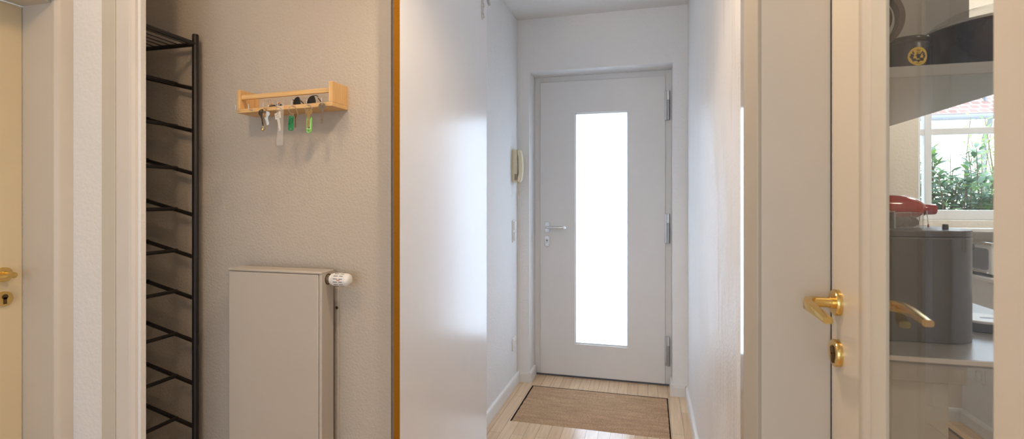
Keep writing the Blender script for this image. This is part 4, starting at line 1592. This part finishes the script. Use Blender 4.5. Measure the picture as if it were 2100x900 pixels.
def wrapped(bm, poly, r0, r1):
    """a thin patch with the outline poly, following the tin"""
    t = B()
    vs = [t.verts.new((u, v, 0)) for u, v in poly]
    t.faces.new(vs)
    bmesh.ops.triangulate(t, faces=t.faces[:])
    bmesh.ops.subdivide_edges(t, edges=t.edges[:], cuts=2, use_grid_fill=True)
    r = bmesh.ops.extrude_face_region(t, geom=t.faces[:])
    top = set(g for g in r['geom'] if isinstance(g, bmesh.types.BMVert))
    for v in t.verts:
        v.co = on_tin(v.co.x, v.co.y, r1 if v in top else r0)
    me = bpy.data.meshes.new('tmp')
    t.to_mesh(me)
    t.free()
    bm.from_mesh(me)
    bpy.data.meshes.remove(me)


b = B()
wrapped(b, circle(0, 0, 0.0210, 28, 0.0220), 0.0460, 0.04655)
lb = obj('label_patch', b, M['yellow'], jt)
b = B()
for (u, v, w, h) in ((0, 0.0145, 0.010, 0.0010), (0, 0.0118, 0.006, 0.0010), (0, 0.0085, 0.009, 0.0007), (0, 0.0015, 0.0125, 0.0019), (0, -0.0020, 0.003, 0.0008), (0, -0.0170, 0.010, 0.0009),
                     (0.0, -0.0100, 0.022, 0.0030), (0.0070, -0.0065, 0.0075, 0.0050), (-0.0075, -0.0075, 0.0050, 0.0045), (0.0, -0.0128, 0.0040, 0.0030)):
    wrapped(b, rect(u - w / 2, u + w / 2, v - h / 2, v + h / 2), 0.0465, 0.04672)
for (u, v, s, ang) in ((0.0115, 0.0055, 0.0040, 40), (0.0085, 0.0090, 0.0036, 70), (0.0135, 0.0005, 0.0030, 10), (0.0050, 0.0050, 0.0035, 60), (-0.0100, 0.0080, 0.0035, 120), (-0.0130, 0.0045, 0.0030, 150), (-0.0100, 0.0020, 0.0028, 100)):
    pl = []
    for (x, y) in circle(0, 0, s, 10, s * 0.38):
        pl.append((u + x * math.cos(R(ang)) - y * math.sin(R(ang)), v + x * math.sin(R(ang)) + y * math.cos(R(ang))))
    wrapped(b, pl, 0.0465, 0.04672)
obj('engraving', b, M['ink'], lb)

rg = thing('ring_stand', (0.503, 1.45, 1.554), 'dark brown upright ring around a disc at the left end of the wall shelf', 'ring')
b = B()
prism(b, [circle(0.503, 1.672, 0.0765, 48), circle(0.503, 1.672, 0.0630, 48)], 0.026, facing_front(0, 1.425, 0))
obj('ring', b, M['brown'], rg, 0.002)
b = B()
lathe(b, (0.503, 1.418, 1.672), (0, -1, 0), [(0, 0.050), (0.004, 0.053), (0.012, 0.052), (0.016, 0.046), (0.017, 0.001)], 40)
cyl(b, (0.503, 1.412, 1.672 - 0.052), (0.503, 1.412, 1.672 - 0.064), 0.004)
cyl(b, (0.503, 1.412, 1.672 + 0.052), (0.503, 1.412, 1.672 + 0.064), 0.004)
obj('disc', b, M['brown'], rg)
b = B()
box(b, 0.473, 0.533, 1.4005, 1.425, 1.5542, 1.560)
box(b, 0.490, 0.516, 1.402, 1.424, 1.560, 1.602)
obj('foot', b, M['brown'], rg, 0.002)

# ================================================================== OUTSIDE
b = B()
box(b, -8, 22, 3.80, 30, -0.35, -0.15)
box(b, -8, 22, -12, -2.75, -0.35, -0.15)
struct('ground', b, M['gravel'], None, None)

hs = thing('house', (8.5, 16, -0.15), 'cream house with red tiled roof seen through the kitchen window', 'house')
b = B()
box(b, 3.0, 15.0, 16.0, 22.0, -0.15, 3.30)
obj('wall', b, M['facade'], hs)
ry, rz = 15.55, 3.36
L = 4.4
sl = R(36)
me_ = B()
box(me_, 2.7, 15.3, 0, L, 0, 0.10)
o = obj('roof', me_, M['roof'], None)
o.parent = hs
o.location = Vector((0, ry, rz)) - wpos(hs)
o.rotation_euler = (sl, 0, 0)
b = B()
tube(b, [(2.7, ry - 0.06, rz - 0.02), (15.3, ry - 0.06, rz - 0.02)], 0.075, 12)
obj('gutter', b, M['zinc'], hs)
b = B()
tube(b, [(8.22, ry - 0.06, rz - 0.05), (8.30, ry + 0.10, rz - 0.20), (8.33, 15.93, rz - 0.55), (8.33, 15.93, -0.15)], 0.055, 12)
obj('downpipe', b, M['zinc'], hs)
for k in range(12):
    x = 6.6 + k * 0.36
    b = B()
    c = Vector((x, ry + 0.55 * math.cos(sl), rz + 0.10 + 0.55 * math.sin(sl)))
    box(b, x - 0.02, x + 0.02, c.y - 0.02, c.y + 0.20, c.z - 0.05, c.z + 0.13)
    obj('snow_guard', b, M['zinc'], hs)


def leaf(bm, base, d, n, L, w):
    """one pointed leaf, folded along its midrib"""
    d = d.normalized()
    s = d.cross(n).normalized()
    up = s.cross(d).normalized()
    prof = [(0.0, 0.02), (0.25, 0.75), (0.5, 1.0), (0.75, 0.72), (1.0, 0.02)]
    rows = []
    for t_, ww in prof:
        c = base + d * L * t_ - up * (L * 0.22 * t_ * t_)
        rows.append((bm.verts.new(c - s * w * ww + up * w * 0.25 * ww), bm.verts.new(c), bm.verts.new(c + s * w * ww + up * w * 0.25 * ww)))
    for r0, r1 in zip(rows, rows[1:]):
        bm.faces.new((r0[0], r0[1], r1[1], r1[0]))
        bm.faces.new((r0[1], r0[2], r1[2], r1[1]))


def shrub(name, c, label, stems, length, spread, leaf_len, leaf_w, per, lm, seed, z_top):
    rng = random.Random(seed)
    t = thing(name, (c[0], c[1], -0.15), label, 'shrub')
    fb = B()
    for k in range(stems):
        a = rng.uniform(0, 2 * PI)
        rr = spread * math.sqrt(rng.random())
        top = Vector((c[0] + rr * math.cos(a), c[1] + rr * math.sin(a) * 0.6, z_top * (1 - 0.22 * (rr / spread) ** 2) * rng.uniform(0.70, 1.0)))
        foot = Vector((c[0] + 0.25 * (top.x - c[0]), c[1] + 0.25 * (top.y - c[1]), -0.15))
        mid = foot.lerp(top, 0.5) + Vector((rng.uniform(-0.22, 0.22), rng.uniform(-0.15, 0.15), -0.12))
        pts = [foot.lerp(mid, i / 3) if i < 3 else mid.lerp(top, (i - 3) / 4) for i in range(8)]
        sb = B()
        tube(sb, pts, [0.009 - 0.0009 * i for i in range(8)], 6)
        obj('stem', sb, M['stem'], t)
        ax = (top - mid).normalized()
        for i in range(per):
            f = 1.0 - (i / per) * 0.95
            p = mid.lerp(top, f)
            an = i * 2.4 + rng.random()
            p = p + Vector((rng.uniform(-.02, .02), rng.uniform(-.02, .02), rng.uniform(-.02, .02)))
            a1, b1 = frame_of(ax)
            out = (a1 * math.cos(an) + b1 * math.sin(an)) * 1.0 + ax * rng.uniform(0.25, 0.9) * (1.3 if f > 0.85 else 0.6)
            leaf(fb, p, out, Vector((rng.uniform(-.3, .3), rng.uniform(-.5, .1), 1)), leaf_len * rng.uniform(0.7, 1.1), leaf_w * rng.uniform(0.8, 1.1))
    obj('foliage', fb, lm, t, smooth=False)
    return t


shrub('laurel_shrub', (2.10, 4.45, 0), 'glossy broad-leaved green shrub just outside the kitchen window', 120, 1.0, 0.56, 0.100, 0.0165, 54, M['leaf'], 11, 1.72)
shrub('feathery_shrub', (2.98, 5.6, 0), 'pale feathery green shrub at the right side of the kitchen window', 16, 1.0, 0.34, 0.10, 0.010, 46, M['leafpale'], 5, 2.25)
